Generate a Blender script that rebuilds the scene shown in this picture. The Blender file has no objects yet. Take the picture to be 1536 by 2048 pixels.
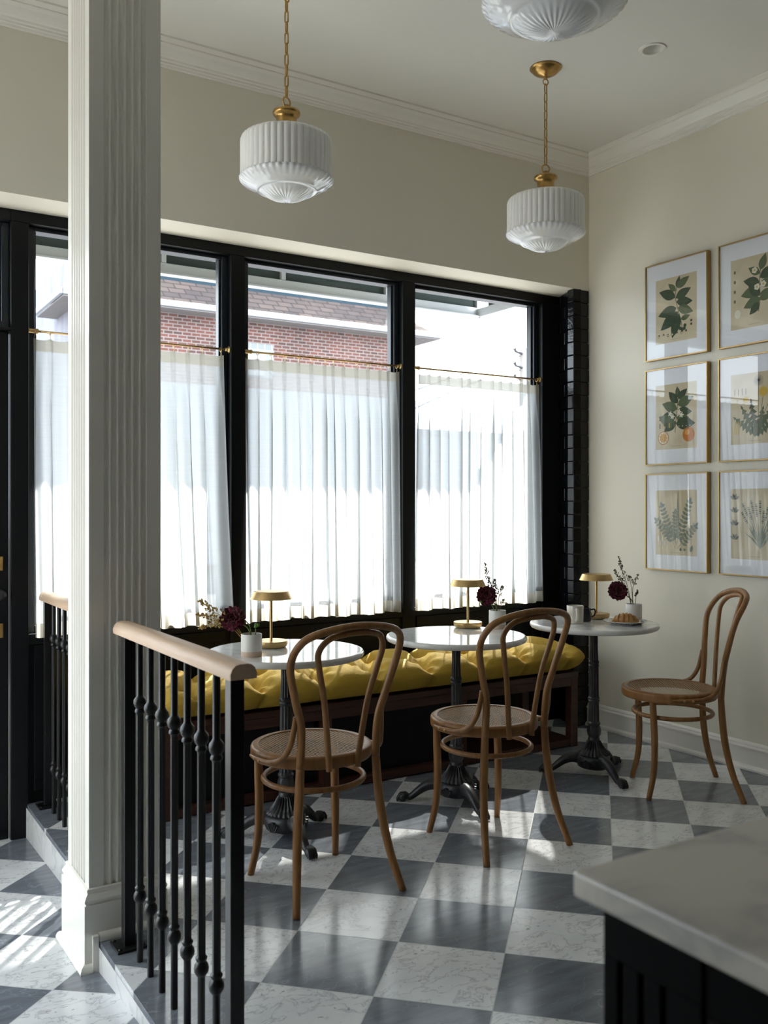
import bpy, bmesh, math, random
from math import sin, cos, pi, radians, sqrt, exp, atan2, hypot
from mathutils import Vector, Matrix, noise
random.seed(7)
SC = bpy.context.scene
COL = SC.collection

# ------------------------------------------------------------------ camera
cam_data = bpy.data.cameras.new('camera')
cam = bpy.data.objects.new('camera', cam_data)
COL.objects.link(cam)
cam.location = (-3.813, -3.883, 1.25)
cam.rotation_euler = (radians(90), 0, radians(-31.97))
cam_data.sensor_width = 36.0
cam_data.lens = 1847.0 * 36.0 / 2048.0
cam_data.shift_y = -9.5 / 2048.0
cam_data.clip_start = 0.05
cam_data.dof.use_dof = True
cam_data.dof.focus_distance = 3.7
cam_data.dof.aperture_fstop = 6.0
SC.camera = cam
# ------------------------------------------------------------------ view, world, sun
SC.view_settings.view_transform = 'Standard'
SC.view_settings.look = 'None'
SC.view_settings.gamma = 1.0
SC.view_settings.use_curve_mapping = False
SC.view_settings.exposure = 1.27
SKY_STRENGTH = 3.0
SUN_STRENGTH = 12.5
SC.cycles.use_denoising = True
SC.cycles.max_bounces = 10
SC.cycles.diffuse_bounces = 6
SC.cycles.glossy_bounces = 4
SC.cycles.transmission_bounces = 6
SC.cycles.transparent_max_bounces = 16
SC.cycles.sample_clamp_indirect = 6.0
SC.cycles.caustics_reflective = False
SC.cycles.caustics_refractive = False

world = bpy.data.worlds.new('world')
SC.world = world
world.use_nodes = True
wn = world.node_tree.nodes; wl = world.node_tree.links
bgn = wn['Background']
tcw = wn.new('ShaderNodeTexCoord'); nzw = wn.new('ShaderNodeTexNoise'); rpw = wn.new('ShaderNodeValToRGB')
nzw.inputs['Scale'].default_value = 2.2; nzw.inputs['Detail'].default_value = 5
wl.new(tcw.outputs['Generated'], nzw.inputs['Vector'])
wl.new(nzw.outputs['Fac'], rpw.inputs['Fac'])
rpw.color_ramp.elements[0].position = 0.35; rpw.color_ramp.elements[0].color = (0.74, 0.86, 1.0, 1)
rpw.color_ramp.elements[1].position = 0.62; rpw.color_ramp.elements[1].color = (0.97, 0.985, 1.0, 1)
wl.new(rpw.outputs['Color'], bgn.inputs['Color'])
bgn.inputs['Strength'].default_value = SKY_STRENGTH

sun_data = bpy.data.lights.new('sun', 'SUN')
sun = bpy.data.objects.new('sun', sun_data)
COL.objects.link(sun)
sun_data.energy = SUN_STRENGTH
sun_data.angle = radians(0.6)
sun_data.color = (1.0, 0.95, 0.87)
sun.location = (6, 8, 9)
sun.rotation_euler = Vector((-0.686, -0.87, -1.0)).to_track_quat('-Z', 'Y').to_euler()

# ================================================================== helpers
def tag(o, label=None, cat=None, group=None, kind=None):
    if label: o['label'] = label
    if cat: o['category'] = cat
    if group: o['group'] = group
    if kind: o['kind'] = kind
    return o

def thing(name, label, cat, loc=(0, 0, 0), rot=0.0, group=None):
    o = bpy.data.objects.new(name, None)
    COL.objects.link(o)
    o.empty_display_size = 0.1
    o.location = loc
    o.rotation_euler = (0, 0, rot)
    return tag(o, label, cat, group)

class MB:
    def __init__(s):
        s.v = []; s.f = []; s.m = []
    def add(s, verts, faces, mi=0):
        b = len(s.v)
        s.v.extend([tuple(p) for p in verts])
        for f in faces:
            s.f.append(tuple(b + i for i in f)); s.m.append(mi)
        return s
    def box(s, x0, x1, y0, y1, z0, z1, mi=0):
        if x0 > x1: x0, x1 = x1, x0
        if y0 > y1: y0, y1 = y1, y0
        if z0 > z1: z0, z1 = z1, z0
        v = [(x0,y0,z0),(x1,y0,z0),(x1,y1,z0),(x0,y1,z0),(x0,y0,z1),(x1,y0,z1),(x1,y1,z1),(x0,y1,z1)]
        return s.add(v, [(0,3,2,1),(4,5,6,7),(0,1,5,4),(1,2,6,5),(2,3,7,6),(3,0,4,7)], mi)
    def prism(s, poly, z0, z1, mi=0):
        n = len(poly)
        v = [(x, y, z0) for x, y in poly] + [(x, y, z1) for x, y in poly]
        f = [tuple(reversed(range(n))), tuple(range(n, 2*n))]
        f += [(i, (i+1) % n, n + (i+1) % n, n + i) for i in range(n)]
        return s.add(v, f, mi)
    def lathe(s, prof, n=32, c=(0,0,0), mod=None, cap0=False, cap1=False, mi=0):
        v = []; f = []
        for k, (r, z) in enumerate(prof):
            for i in range(n):
                a = 2*pi*i/n
                rr = r if mod is None else r + mod(k, a)
                v.append((c[0] + rr*cos(a), c[1] + rr*sin(a), c[2] + z))
        for k in range(len(prof)-1):
            for i in range(n):
                j = (i+1) % n
                f.append((k*n+i, k*n+j, (k+1)*n+j, (k+1)*n+i))
        if cap0: f.append(tuple(reversed(range(n))))
        if cap1: f.append(tuple(range((len(prof)-1)*n, len(prof)*n)))
        return s.add(v, f, mi)
    def tube(s, path, rad, n=10, closed=False, cap=True, mi=0, flat=None):
        P = [Vector(p) for p in path]; N = len(P)
        if not isinstance(rad, (list, tuple)): rad = [rad]*N
        T = []
        for i in range(N):
            a = P[(i-1) % N] if (closed or i > 0) else P[0]
            b = P[(i+1) % N] if (closed or i < N-1) else P[N-1]
            t = (b - a); T.append(t.normalized() if t.length > 1e-9 else Vector((0,0,1)))
        u = Vector((0,0,1)) if abs(T[0].z) < .9 else Vector((1,0,0))
        u = (u - T[0]*u.dot(T[0])).normalized()
        v = []; f = []
        for i in range(N):
            u = (u - T[i]*u.dot(T[i])).normalized()
            w = T[i].cross(u)
            for k in range(n):
                a = 2*pi*k/n
                su, sw = (1, 1) if flat is None else flat
                v.append(P[i] + (u*cos(a)*su + w*sin(a)*sw)*rad[i])
        for i in range(N if closed else N-1):
            j = (i+1) % N
            for k in range(n):
                l = (k+1) % n
                f.append((i*n+k, i*n+l, j*n+l, j*n+k))
        if cap and not closed:
            f.append(tuple(reversed(range(n)))); f.append(tuple(range((N-1)*n, N*n)))
        return s.add(v, f, mi)
    def build(s, name, mat, parent=None, smooth=False, bevel=0.0, loc=None, auto=None):
        me = bpy.data.meshes.new(name)
        me.from_pydata(s.v, [], s.f)
        mats = mat if isinstance(mat, (list, tuple)) else [mat]
        for m in mats: me.materials.append(m)
        if len(mats) > 1: me.polygons.foreach_set('material_index', s.m)
        me.validate()
        bm = bmesh.new(); bm.from_mesh(me)
        bmesh.ops.recalc_face_normals(bm, faces=bm.faces)
        bm.to_mesh(me); bm.free()
        if smooth or auto: me.polygons.foreach_set('use_smooth', [True]*len(me.polygons))
        if auto: me.set_sharp_from_angle(angle=radians(auto))
        me.update()
        o = bpy.data.objects.new(name, me)
        COL.objects.link(o)
        if parent is not None: o.parent = parent
        if loc: o.location = loc
        if bevel > 0:
            b = o.modifiers.new('edge', 'BEVEL'); b.width = bevel; b.segments = 2; b.limit_method = 'ANGLE'
        return o

def catmull(pts, sub=8, closed=False):
    P = [Vector(p) for p in pts]; N = len(P); out = []
    segs = N if closed else N-1
    for i in range(segs):
        p1, p2 = P[i], P[(i+1) % N]
        p0 = P[(i-1) % N] if (closed or i > 0) else p1*2 - p2
        p3 = P[(i+2) % N] if (closed or i < N-2) else p2*2 - p1
        for k in range(sub):
            t = k/sub
            out.append(0.5*((2*p1) + (p2-p0)*t + (2*p0-5*p1+4*p2-p3)*t*t + (3*p1-p0-3*p2+p3)*t**3))
    if not closed: out.append(P[-1])
    return out

def lerp_list(vals, n):
    out = []
    m = len(vals)-1
    for i in range(n):
        t = i/(n-1)*m; k = min(int(t), m-1); out.append(vals[k] + (vals[k+1]-vals[k])*(t-k))
    return out

def dup_tree(o, loc=None, rot=None, label=None, parent=None):
    c = o.copy(); COL.objects.link(c)
    if parent is not None: c.parent = parent
    if loc is not None: c.location = loc
    if rot is not None: c.rotation_euler = (0, 0, rot)
    if label: c['label'] = label
    for ch in list(o.children): dup_tree(ch, parent=c)
    return c

# ================================================================== materials
def mat(name, color=(.8,.8,.8), rough=.5, metal=0.0, spec=None, coat=0.0, sheen=0.0):
    m = bpy.data.materials.new(name); m.use_nodes = True
    b = m.node_tree.nodes['Principled BSDF']
    b.inputs['Base Color'].default_value = (*color, 1)
    b.inputs['Roughness'].default_value = rough
    b.inputs['Metallic'].default_value = metal
    if spec is not None: b.inputs['Specular IOR Level'].default_value = spec
    if coat: b.inputs['Coat Weight'].default_value = coat; b.inputs['Coat Roughness'].default_value = .1
    if sheen: b.inputs['Sheen Weight'].default_value = sheen
    return m
def nospec(*ms):
    for m in ms: m.node_tree.nodes['Principled BSDF'].inputs['Specular IOR Level'].default_value = .05
def nt(m): return m.node_tree.nodes, m.node_tree.links, m.node_tree.nodes['Principled BSDF']
def node(m, t, **kw):
    n = m.node_tree.nodes.new(t)
    for k, v in kw.items():
        if k in n.inputs: n.inputs[k].default_value = v
        else: setattr(n, k, v)
    return n
def link(m, a, b): m.node_tree.links.new(a, b)
def coords(m, scale=(1,1,1), rot=(0,0,0), loc=(0,0,0), kind='Object'):
    t = node(m, 'ShaderNodeTexCoord'); p = node(m, 'ShaderNodeMapping')
    p.inputs['Scale'].default_value = scale; p.inputs['Rotation'].default_value = rot; p.inputs['Location'].default_value = loc
    link(m, t.outputs[kind], p.inputs['Vector'])
    return p.outputs['Vector']
def ramp(m, fac, stops):
    r = node(m, 'ShaderNodeValToRGB')
    e = r.color_ramp.elements
    while len(e) < len(stops): e.new(.5)
    for el, (p, c) in zip(e, stops):
        el.position = p; el.color = (*c, 1) if len(c) == 3 else c
    link(m, fac, r.inputs['Fac'])
    return r.outputs['Color']
def mixc(m, fac, a, b, mode='MIX'):
    n = node(m, 'ShaderNodeMix'); n.data_type = 'RGBA'; n.blend_type = mode
    for sock, v in ((n.inputs['Factor'], fac), (n.inputs[6], a), (n.inputs[7], b)):
        if isinstance(v, (int, float)): sock.default_value = v
        elif isinstance(v, tuple): sock.default_value = (*v, 1) if len(v) == 3 else v
        else: link(m, v, sock)
    return n.outputs[2]
def math_(m, op, a, b=None, c=None):
    n = node(m, 'ShaderNodeMath'); n.operation = op
    for i, v in enumerate((a, b, c)):
        if v is None: continue
        if isinstance(v, (int, float)): n.inputs[i].default_value = v
        else: link(m, v, n.inputs[i])
    return n.outputs[0]
def bump(m, h, strength=.3, dist=.01):
    b = node(m, 'ShaderNodeBump', Strength=strength, Distance=dist)
    link(m, h, b.inputs['Height'])
    link(m, b.outputs['Normal'], nt(m)[2].inputs['Normal'])
def noisef(m, vec, scale, detail=4, rough=.5):
    n = node(m, 'ShaderNodeTexNoise'); n.inputs['Scale'].default_value = scale
    n.inputs['Detail'].default_value = detail; n.inputs['Roughness'].default_value = rough
    link(m, vec, n.inputs['Vector'])
    return n.outputs['Fac']

def paint(name, col, rough=.55, var=.02):
    m = mat(name, col, rough)
    v = coords(m); n = noisef(m, v, 90, 2)
    bump(m, n, .06, .002)
    return m
M_WALL = paint('wall_paint', (.755, .715, .61), .6)
M_CEIL = paint('ceiling_paint', (.78, .765, .71), .7)
M_TRIM = paint('trim_paint', (.82, .795, .73), .3)
M_BOUNCE_CUT = paint('bounce_cut_paint', (.16, .15, .13), .6)  # invented dark tone for unseen rear walls, soaks up bounced light
M_BLACK = paint('black_paint', (.0045, .005, .006), .38)
M_BLACKR = paint('black_rail_paint', (.006, .006, .0065), .34)
M_BLACKC = paint('black_cabinet_paint', (.0018, .0018, .002), .6)
M_BRICKB = mat('black_gloss_brick', (.003, .0035, .005), .16)
_v = coords(M_BRICKB); bump(M_BRICKB, noisef(M_BRICKB, _v, 60, 4), .35, .004)

for _m, _s in ((M_BLACK, .22), (M_BLACKC, .04), (M_BLACKR, .40), (M_BRICKB, .38)):
    _m.node_tree.nodes['Principled BSDF'].inputs['Specular IOR Level'].default_value = _s
def floor_mat(name, ox, oy):
    S = .3048
    m = mat(name, rough=.28)
    b = nt(m)[2]
    t = node(m, 'ShaderNodeTexCoord'); sp = node(m, 'ShaderNodeSeparateXYZ'); link(m, t.outputs['Object'], sp.inputs[0])
    x = math_(m, 'SUBTRACT', sp.outputs[0], ox); y = math_(m, 'SUBTRACT', sp.outputs[1], oy)
    k = .70710678/S
    i = math_(m, 'MULTIPLY', math_(m, 'SUBTRACT', x, y), k)
    j = math_(m, 'MULTIPLY', math_(m, 'ADD', x, y), k)
    fi = math_(m, 'FLOOR', i); fj = math_(m, 'FLOOR', j)
    par = math_(m, 'ABSOLUTE', math_(m, 'MODULO', math_(m, 'ADD', fi, fj), 2.0))     # 0 dark, 1 white
    par = math_(m, 'GREATER_THAN', par, .5)
    cx = node(m, 'ShaderNodeCombineXYZ'); link(m, fi, cx.inputs[0]); link(m, fj, cx.inputs[1])
    wn_ = node(m, 'ShaderNodeTexWhiteNoise'); link(m, cx.outputs[0], wn_.inputs['Vector'])
    off = node(m, 'ShaderNodeVectorMath'); off.operation = 'SCALE'; off.inputs['Scale'].default_value = 37.0
    link(m, wn_.outputs['Color'], off.inputs[0])
    ad = node(m, 'ShaderNodeVectorMath'); ad.operation = 'ADD'
    link(m, t.outputs['Object'], ad.inputs[0]); link(m, off.outputs[0], ad.inputs[1])
    vec = ad.outputs[0]
    # white marble: thin ridged veins and a cloudy base
    dn = node(m, 'ShaderNodeTexNoise'); dn.inputs['Scale'].default_value = 5; dn.inputs['Detail'].default_value = 3; link(m, vec, dn.inputs['Vector'])
    st = node(m, 'ShaderNodeMapping'); st.inputs['Scale'].default_value = (1, 1.9, 1); st.inputs['Rotation'].default_value = (0, 0, .35); link(m, vec, st.inputs['Vector'])
    wv = mixc(m, .16, st.outputs[0], dn.outputs['Color'], 'LINEAR_LIGHT')
    n1 = noisef(m, wv, 8.5, 5, .6)
    ridge = math_(m, 'ABSOLUTE', math_(m, 'SUBTRACT', n1, .5))
    veins = ramp(m, ridge, [(0.0, (.46,.47,.49)), (.007, (.64,.65,.67)), (.03, (.79,.80,.81)), (1, (.83,.845,.855))])
    cl = ramp(m, noisef(m, vec, 9, 4), [(.3, (.86,.87,.88)), (.65, (1,1,.99))])
    sp2 = ramp(m, noisef(m, vec, 55, 2), [(.27, (.55,.55,.56)), (.33, (1,1,1))])
    white = mixc(m, 1.0, mixc(m, 1.0, veins, cl, 'MULTIPLY'), sp2, 'MULTIPLY')
    sv = node(m, 'ShaderNodeMapping'); sv.inputs['Scale'].default_value = (1.2, 7, 1); sv.inputs['Rotation'].default_value = (0,0,.9)
    link(m, vec, sv.inputs['Vector'])
    dk = ramp(m, noisef(m, sv.outputs[0], 5, 5), [(.3, (.135,.150,.176)), (.7, (.205,.226,.256))])
    dn2 = noisef(m, wv, 4.0, 4)
    dv = ramp(m, math_(m, 'ABSOLUTE', math_(m, 'SUBTRACT', dn2, .5)), [(0, (1.5,1.5,1.5)), (.006, (1,1,1))])
    dark = mixc(m, 1.0, dk, dv, 'MULTIPLY')
    tile = mixc(m, par, dark, white)
    tint = math_(m, 'ADD', math_(m, 'MULTIPLY', wn_.outputs['Value'], .16), .90)
    tc = node(m, 'ShaderNodeCombineXYZ')
    for q in range(3): link(m, tint, tc.inputs[q])
    tile = mixc(m, 1.0, tile, tc.outputs[0], 'MULTIPLY')
    g = None
    for s_ in (i, j):
        fr = math_(m, 'ABSOLUTE', math_(m, 'SUBTRACT', math_(m, 'FRACT', s_), .5))
        q = math_(m, 'GREATER_THAN', fr, .4955)
        g = q if g is None else math_(m, 'MAXIMUM', g, q)
    fin = mixc(m, g, tile, (.47, .48, .48))
    link(m, fin, b.inputs['Base Color'])
    ro = math_(m, 'ADD', math_(m, 'MULTIPLY', noisef(m, t.outputs['Object'], 14, 3), .14), .09)
    ro = math_(m, 'ADD', ro, math_(m, 'MULTIPLY', g, .4))
    link(m, ro, b.inputs['Roughness'])
    bump(m, math_(m, 'SUBTRACT', 1.0, g), .25, .002)
    return m
M_FLOOR = floor_mat('checker_marble_upper', -2.802, -1.651)
M_FLOOR2 = floor_mat('checker_marble_lower', -3.24, -.81)

def marble(name, base=(.78,.77,.74), vein=(.52,.52,.52), scale=4.0, rough=.12, amt=.05):
    m = mat(name, base, rough)
    v = coords(m)
    dn = node(m, 'ShaderNodeTexNoise'); dn.inputs['Scale'].default_value = 3; link(m, v, dn.inputs['Vector'])
    wv = mixc(m, .2, v, dn.outputs['Color'], 'LINEAR_LIGHT')
    r = math_(m, 'ABSOLUTE', math_(m, 'SUBTRACT', noisef(m, wv, scale, 5), .5))
    link(m, ramp(m, r, [(0, vein), (amt*.4, tuple((a+b)/2 for a, b in zip(base, vein))), (amt, base)]), nt(m)[2].inputs['Base Color'])
    return m
M_TABLE = marble('white_table_marble', (.80,.80,.78), (.66,.66,.66), 3, .07, .06)
M_COUNTER = marble('counter_marble', (.46,.43,.375), (.32,.305,.28), 3.0, .35, .03)
M_RISER = marble('riser_marble', (.68,.68,.67), (.50,.51,.52), 7, .3, .04)

def wood(name, c1, c2, rough=.4, scale=(40, 40, 3), coat=0.0):
    m = mat(name, c1, rough, coat=coat)
    v = coords(m, scale)
    f = noisef(m, v, 1.0, 5, .6)
    link(m, ramp(m, f, [(.25, c1), (.75, c2)]), nt(m)[2].inputs['Base Color'])
    bump(m, f, .12, .002)
    return m
M_CHAIR = wood('bent_beech', (.195, .086, .028), (.36, .180, .066), .36, (45, 45, 5))
M_CHAIR.node_tree.nodes['Principled BSDF'].inputs['Specular IOR Level'].default_value = .35
M_OAK = wood('pale_oak', (.52, .36, .24), (.66, .48, .34), .5, (60, 5, 60))
M_MAHOG = wood('mahogany', (.030, .010, .006), (.070, .024, .013), .35, (4, 50, 50))
M_BRASS = mat('aged_brass', (.52, .33, .12), .28, 1.0)
_v = coords(M_BRASS); link(M_BRASS, ramp(M_BRASS, noisef(M_BRASS, _v, 25, 3), [(.3, (.40,.24,.075)), (.7, (.60,.39,.15))]), nt(M_BRASS)[2].inputs['Base Color'])
M_BRASS2 = mat('brushed_brass', (.58, .40, .18), .34, 1.0)
M_IRON = mat('cast_iron', (.030, .031, .033), .40, .35)
_v = coords(M_IRON); bump(M_IRON, noisef(M_IRON, _v, 220, 3), .35, .002)
link(M_IRON, ramp(M_IRON, noisef(M_IRON, _v, 18, 4), [(.35, (.018,.019,.021)), (.75, (.060,.061,.064))]), nt(M_IRON)[2].inputs['Base Color'])

def glass_pane(name, tint=(1,1,1), rough=0.0):
    m = bpy.data.materials.new(name); m.use_nodes = True
    n = m.node_tree.nodes; n.remove(n['Principled BSDF']); out = n['Material Output']
    tr = n.new('ShaderNodeBsdfTransparent'); tr.inputs[0].default_value = (*tint, 1)
    gl = n.new('ShaderNodeBsdfGlossy'); gl.inputs['Roughness'].default_value = rough
    lw = n.new('ShaderNodeLayerWeight'); lw.inputs['Blend'].default_value = .5
    mx = n.new('ShaderNodeMixShader')
    l = m.node_tree.links
    fr = n.new('ShaderNodeMath'); fr.operation = 'POWER'; fr.inputs[1].default_value = 5.0
    fa = n.new('ShaderNodeMath'); fa.operation = 'MULTIPLY_ADD'; fa.inputs[1].default_value = .90; fa.inputs[2].default_value = .07
    l.new(lw.outputs['Facing'], fr.inputs[0]); l.new(fr.outputs[0], fa.inputs[0])
    l.new(fa.outputs[0], mx.inputs[0]); l.new(tr.outputs[0], mx.inputs[1]); l.new(gl.outputs[0], mx.inputs[2]); l.new(mx.outputs[0], out.inputs[0])
    return m
M_GLASS = glass_pane('window_glass', (.93, .965, .97))
M_PGLASS = glass_pane('picture_glass', (.98, .99, 1.0))

def sheer(name, see, trans, col, weave=700):
    m = bpy.data.materials.new(name); m.use_nodes = True
    n = m.node_tree.nodes; n.remove(n['Principled BSDF']); out = n['Material Output']; l = m.node_tree.links
    tr = n.new('ShaderNodeBsdfTransparent')
    tl = n.new('ShaderNodeBsdfTranslucent'); tl.inputs[0].default_value = (*col, 1)
    df = n.new('ShaderNodeBsdfDiffuse'); df.inputs[0].default_value = (*col, 1)
    a = n.new('ShaderNodeMixShader'); a.inputs[0].default_value = trans
    l.new(df.outputs[0], a.inputs[1]); l.new(tl.outputs[0], a.inputs[2])
    b = n.new('ShaderNodeMixShader'); b.inputs[0].default_value = see
    v = coords(m, (3, 3, 260)); nz = noisef(m, v, 1.0, 2)
    f = math_(m, 'ADD', math_(m, 'MULTIPLY', math_(m, 'SUBTRACT', nz, .5), .10), see)
    l.new(f, b.inputs[0])
    l.new(a.outputs[0], b.inputs[1]); l.new(tr.outputs[0], b.inputs[2]); l.new(b.outputs[0], out.inputs[0])
    return m
M_SHEER = sheer('sheer_linen', .17, .62, (.53, .545, .545))
M_SHEER2 = sheer('sheer_linen_hem', .04, .52, (.50, .475, .41))

def cane_mat():
    m = mat('woven_cane', (.44, .28, .15), .5)
    t = node(m, 'ShaderNodeTexCoord'); sp = node(m, 'ShaderNodeSeparateXYZ'); link(m, t.outputs['Object'], sp.inputs[0])
    P = .0110
    x = math_(m, 'DIVIDE', sp.outputs[0], P); y = math_(m, 'DIVIDE', sp.outputs[1], P)
    fx = math_(m, 'SUBTRACT', math_(m, 'FRACT', x), .5); fy = math_(m, 'SUBTRACT', math_(m, 'FRACT', y), .5)
    r = math_(m, 'SQRT', math_(m, 'ADD', math_(m, 'MULTIPLY', fx, fx), math_(m, 'MULTIPLY', fy, fy)))
    hole = math_(m, 'LESS_THAN', r, .345)
    shade = ramp(m, r, [(.3, (.20,.11,.055)), (.5, (.46,.30,.165))])
    link(m, shade, nt(m)[2].inputs['Base Color'])
    bump(m, r, .4, .002)
    tr = node(m, 'ShaderNodeBsdfTransparent'); mx = node(m, 'ShaderNodeMixShader')
    link(m, hole, mx.inputs[0]); link(m, nt(m)[2].outputs[0], mx.inputs[1]); link(m, tr.outputs[0], mx.inputs[2])
    link(m, mx.outputs[0], m.node_tree.nodes['Material Output'].inputs[0])
    return m
M_CANE = cane_mat()

M_MUSTARD = mat('mustard_velvet', (.44, .285, .030), .8)
_v = coords(M_MUSTARD, (1, 1.4, 1)); bump(M_MUSTARD, noisef(M_MUSTARD, _v, 26, 5, .6), .30, .012)
M_OPAL = mat('opal_glass', (.92, .915, .90), .2)
nt(M_OPAL)[2].inputs['Subsurface Weight'].default_value = .25
nt(M_OPAL)[2].inputs['Subsurface Radius'].default_value = (.05, .05, .05)
M_CRYSTAL = mat('pressed_glass', (.88, .89, .91), .08, coat=.6)
M_CERAMIC = mat('white_ceramic', (.74, .72, .68), .3)
M_CLAY = mat('raw_clay', (.62, .47, .36), .8)
M_DARKCER = mat('dark_glazed_ceramic', (.018, .02, .025), .12)
M_CREAMCER = mat('cream_glazed_ceramic', (.66, .62, .55), .15, coat=.5)
M_SOCKET = mat('downlight_baffle', (.85, .84, .80), .5)

# ================================================================== setting
CEIL = 3.24
HEAD = 2.494
FW = .205          # plane of the storefront frame
STEP = -3.10
mb = MB(); mb.prism([(STEP, -5.6), (.0, -5.6), (.0, .30), (-3.03, .30), (-3.03, -1.08), (STEP, -1.08)], -.03, 0.0)
o = mb.build('floor', M_FLOOR); tag(o, 'raised checkerboard floor of diagonal white and grey marble tiles', 'floor', kind='structure')
# lower floor with the ramp along the step
prof = [(.30, -.143), (-.40, -.114), (-1.05, -.0893), (-1.19, -.084), (-1.60, -.050), (-2.20, -.004), (-5.6, -.004)]
mb = MB()
for (ya, za), (yb, zb) in zip(prof, prof[1:]):
    mb.add([(-5.4, ya, za), (STEP+.001 if yb < -1.06 else -3.03, ya, za), (STEP+.001 if yb < -1.06 else -3.03, yb, zb), (-5.4, yb, zb)], [(0, 1, 2, 3)])
mb.add([(-5.4, .3, -.3), (-3.03, .3, -.3), (STEP, -5.6, -.3), (-5.4, -5.6, -.3)], [(0, 1, 2, 3)])
o = mb.build('floor_lower', M_FLOOR2); tag(o, 'lower checkerboard entry floor sloping up beside the step', 'floor', kind='structure')
mb = MB()
mb.add([(-3.034, .30, -.3), (-3.034, -1.0, -.3), (-3.034, -1.0, -.012), (-3.034, .30, -.012)], [(0, 1, 2, 3)])
mb.add([(STEP-.004, -1.1, -.3), (STEP-.004, -2.3, -.3), (STEP-.004, -2.3, -.012), (STEP-.004, -1.1, -.012)], [(0, 1, 2, 3)])
o = mb.build('trim_3', M_RISER); tag(o, 'white marble riser of the step beneath the railings', 'step', kind='structure')

def ceiling_mesh():
    bm = bmesh.new(); ed = []
    for loop in ([(-5.4, -5.6), (.15, -5.6), (.15, .35), (-5.4, .35)], [(-.70 + .043*cos(2*pi*i/40), -1.10 + .043*sin(2*pi*i/40)) for i in range(40)]):
        vs = [bm.verts.new((x, y, CEIL)) for x, y in loop]
        ed += [bm.edges.new((vs[i], vs[(i+1) % len(vs)])) for i in range(len(vs))]
    bmesh.ops.triangle_fill(bm, use_beauty=True, edges=ed)
    bm.verts.ensure_lookup_table()
    mb = MB(); mb.add([v.co[:] for v in bm.verts], [tuple(v.index for v in f.verts) for f in bm.faces]); bm.free()
    mb.box(-5.4, .15, -5.6, .35, CEIL+.14, CEIL+.16)
    return mb
mb = ceiling_mesh()
o = mb.build('ceiling', M_CEIL); tag(o, 'plain off-white ceiling', 'ceiling', kind='structure')
mb = MB(); mb.box(-5.4, .0, 0, .35, HEAD, CEIL)
o = mb.build('wall_upper', M_WALL); tag(o, 'cream wall above the shop windows', 'wall', kind='structure')
mb = MB(); mb.box(0, .15, -5.6, -2.3, -.3, CEIL); o = mb.build('wall_rear', M_BOUNCE_CUT); tag(o, 'unseen rear stretch of the side wall, darkened to cut bounced light', 'wall', kind='structure')  # split off unseen and darkened so less light bounces onto the column front
mb = MB(); mb.box(0, .15, -2.3, .35, -.3, CEIL)
o = mb.build('wall_right', M_WALL); tag(o, 'cream side wall with the framed prints', 'wall', kind='structure')
mb = MB()
LX, BY = -5.4, -5.6
mb.box(LX-.15, LX, -1.6, .35, -.3, .45); mb.box(LX-.15, LX, -1.6, .35, 2.65, CEIL+.1)
mb.box(LX-.15, LX, -.05, .35, .45, 2.65)
o = MB().box(LX-.15, LX, BY, -1.6, -.3, CEIL+.1).build('wall_side', M_BOUNCE_CUT); tag(o, 'unseen rear stretch of the entry wall, darkened to cut bounced light', 'wall', kind='structure')  # unseen stretch, dark tone added to weaken bounce towards the column
o = mb.build('wall_left', M_WALL); tag(o, 'far cream wall of the entry', 'wall', kind='structure')
mb = MB(); mb.box(LX-.15, .15, BY-.15, BY, -.3, CEIL+.1)
o = mb.build('wall_back', M_BOUNCE_CUT); tag(o, 'unseen wall behind the counter, darkened to cut bounced light', 'wall', kind='structure')  # out of view, made dark to dim light returning from the rear

# crown moulding along both walls (one mitred profile)
cp = [(0, 3.147), (.012, 3.147), (.014, 3.156), (.020, 3.158), (.020, 3.166), (.028, 3.169), (.030, 3.177), (.040, 3.181),
      (.052, 3.192), (.064, 3.206), (.073, 3.214), (.078, 3.216), (.078, 3.222), (.090, 3.228), (.098, 3.232), (.098, CEIL), (0, CEIL)]
mb = MB(); n = len(cp)
v = [(-5.4, -p, z) for p, z in cp] + [(-p, -p, z) for p, z in cp] + [(-p, -5.6, z) for p, z in cp]
f = []
for r in range(2):
    f += [(r*n+i, r*n+i+1, (r+1)*n+i+1, (r+1)*n+i) for i in range(n-1)]
mb.add(v, f)
o = mb.build('trim_1', M_TRIM); tag(o, 'white crown moulding where the walls meet the ceiling', 'moulding', kind='structure')

def extrude_profile(mb, prof, p0, p1, nrm):
    n = len(prof); v = []
    for p in (p0, p1):
        v += [(p[0] + nrm[0]*d, p[1] + nrm[1]*d, z) for d, z in prof]
    mb.add(v, [(i, i+1, n+i+1, n+i) for i in range(n-1)] + [tuple(range(n)), tuple(range(2*n-1, n-1, -1))])
bp = [(0, 0), (.030, 0), (.030, .010), (.026, .018), (.018, .022), (.016, .026), (.016, .098), (.022, .101), (.022, .108), (.014, .114), (.012, .122), (.006, .130), (0, .132)]
mb = MB(); extrude_profile(mb, bp, (0, 0.0), (0, -5.6), (-1, 0))
o = mb.build('baseboard_right', M_TRIM); tag(o, 'white moulded baseboard below the framed prints', 'baseboard', kind='structure')

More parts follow.
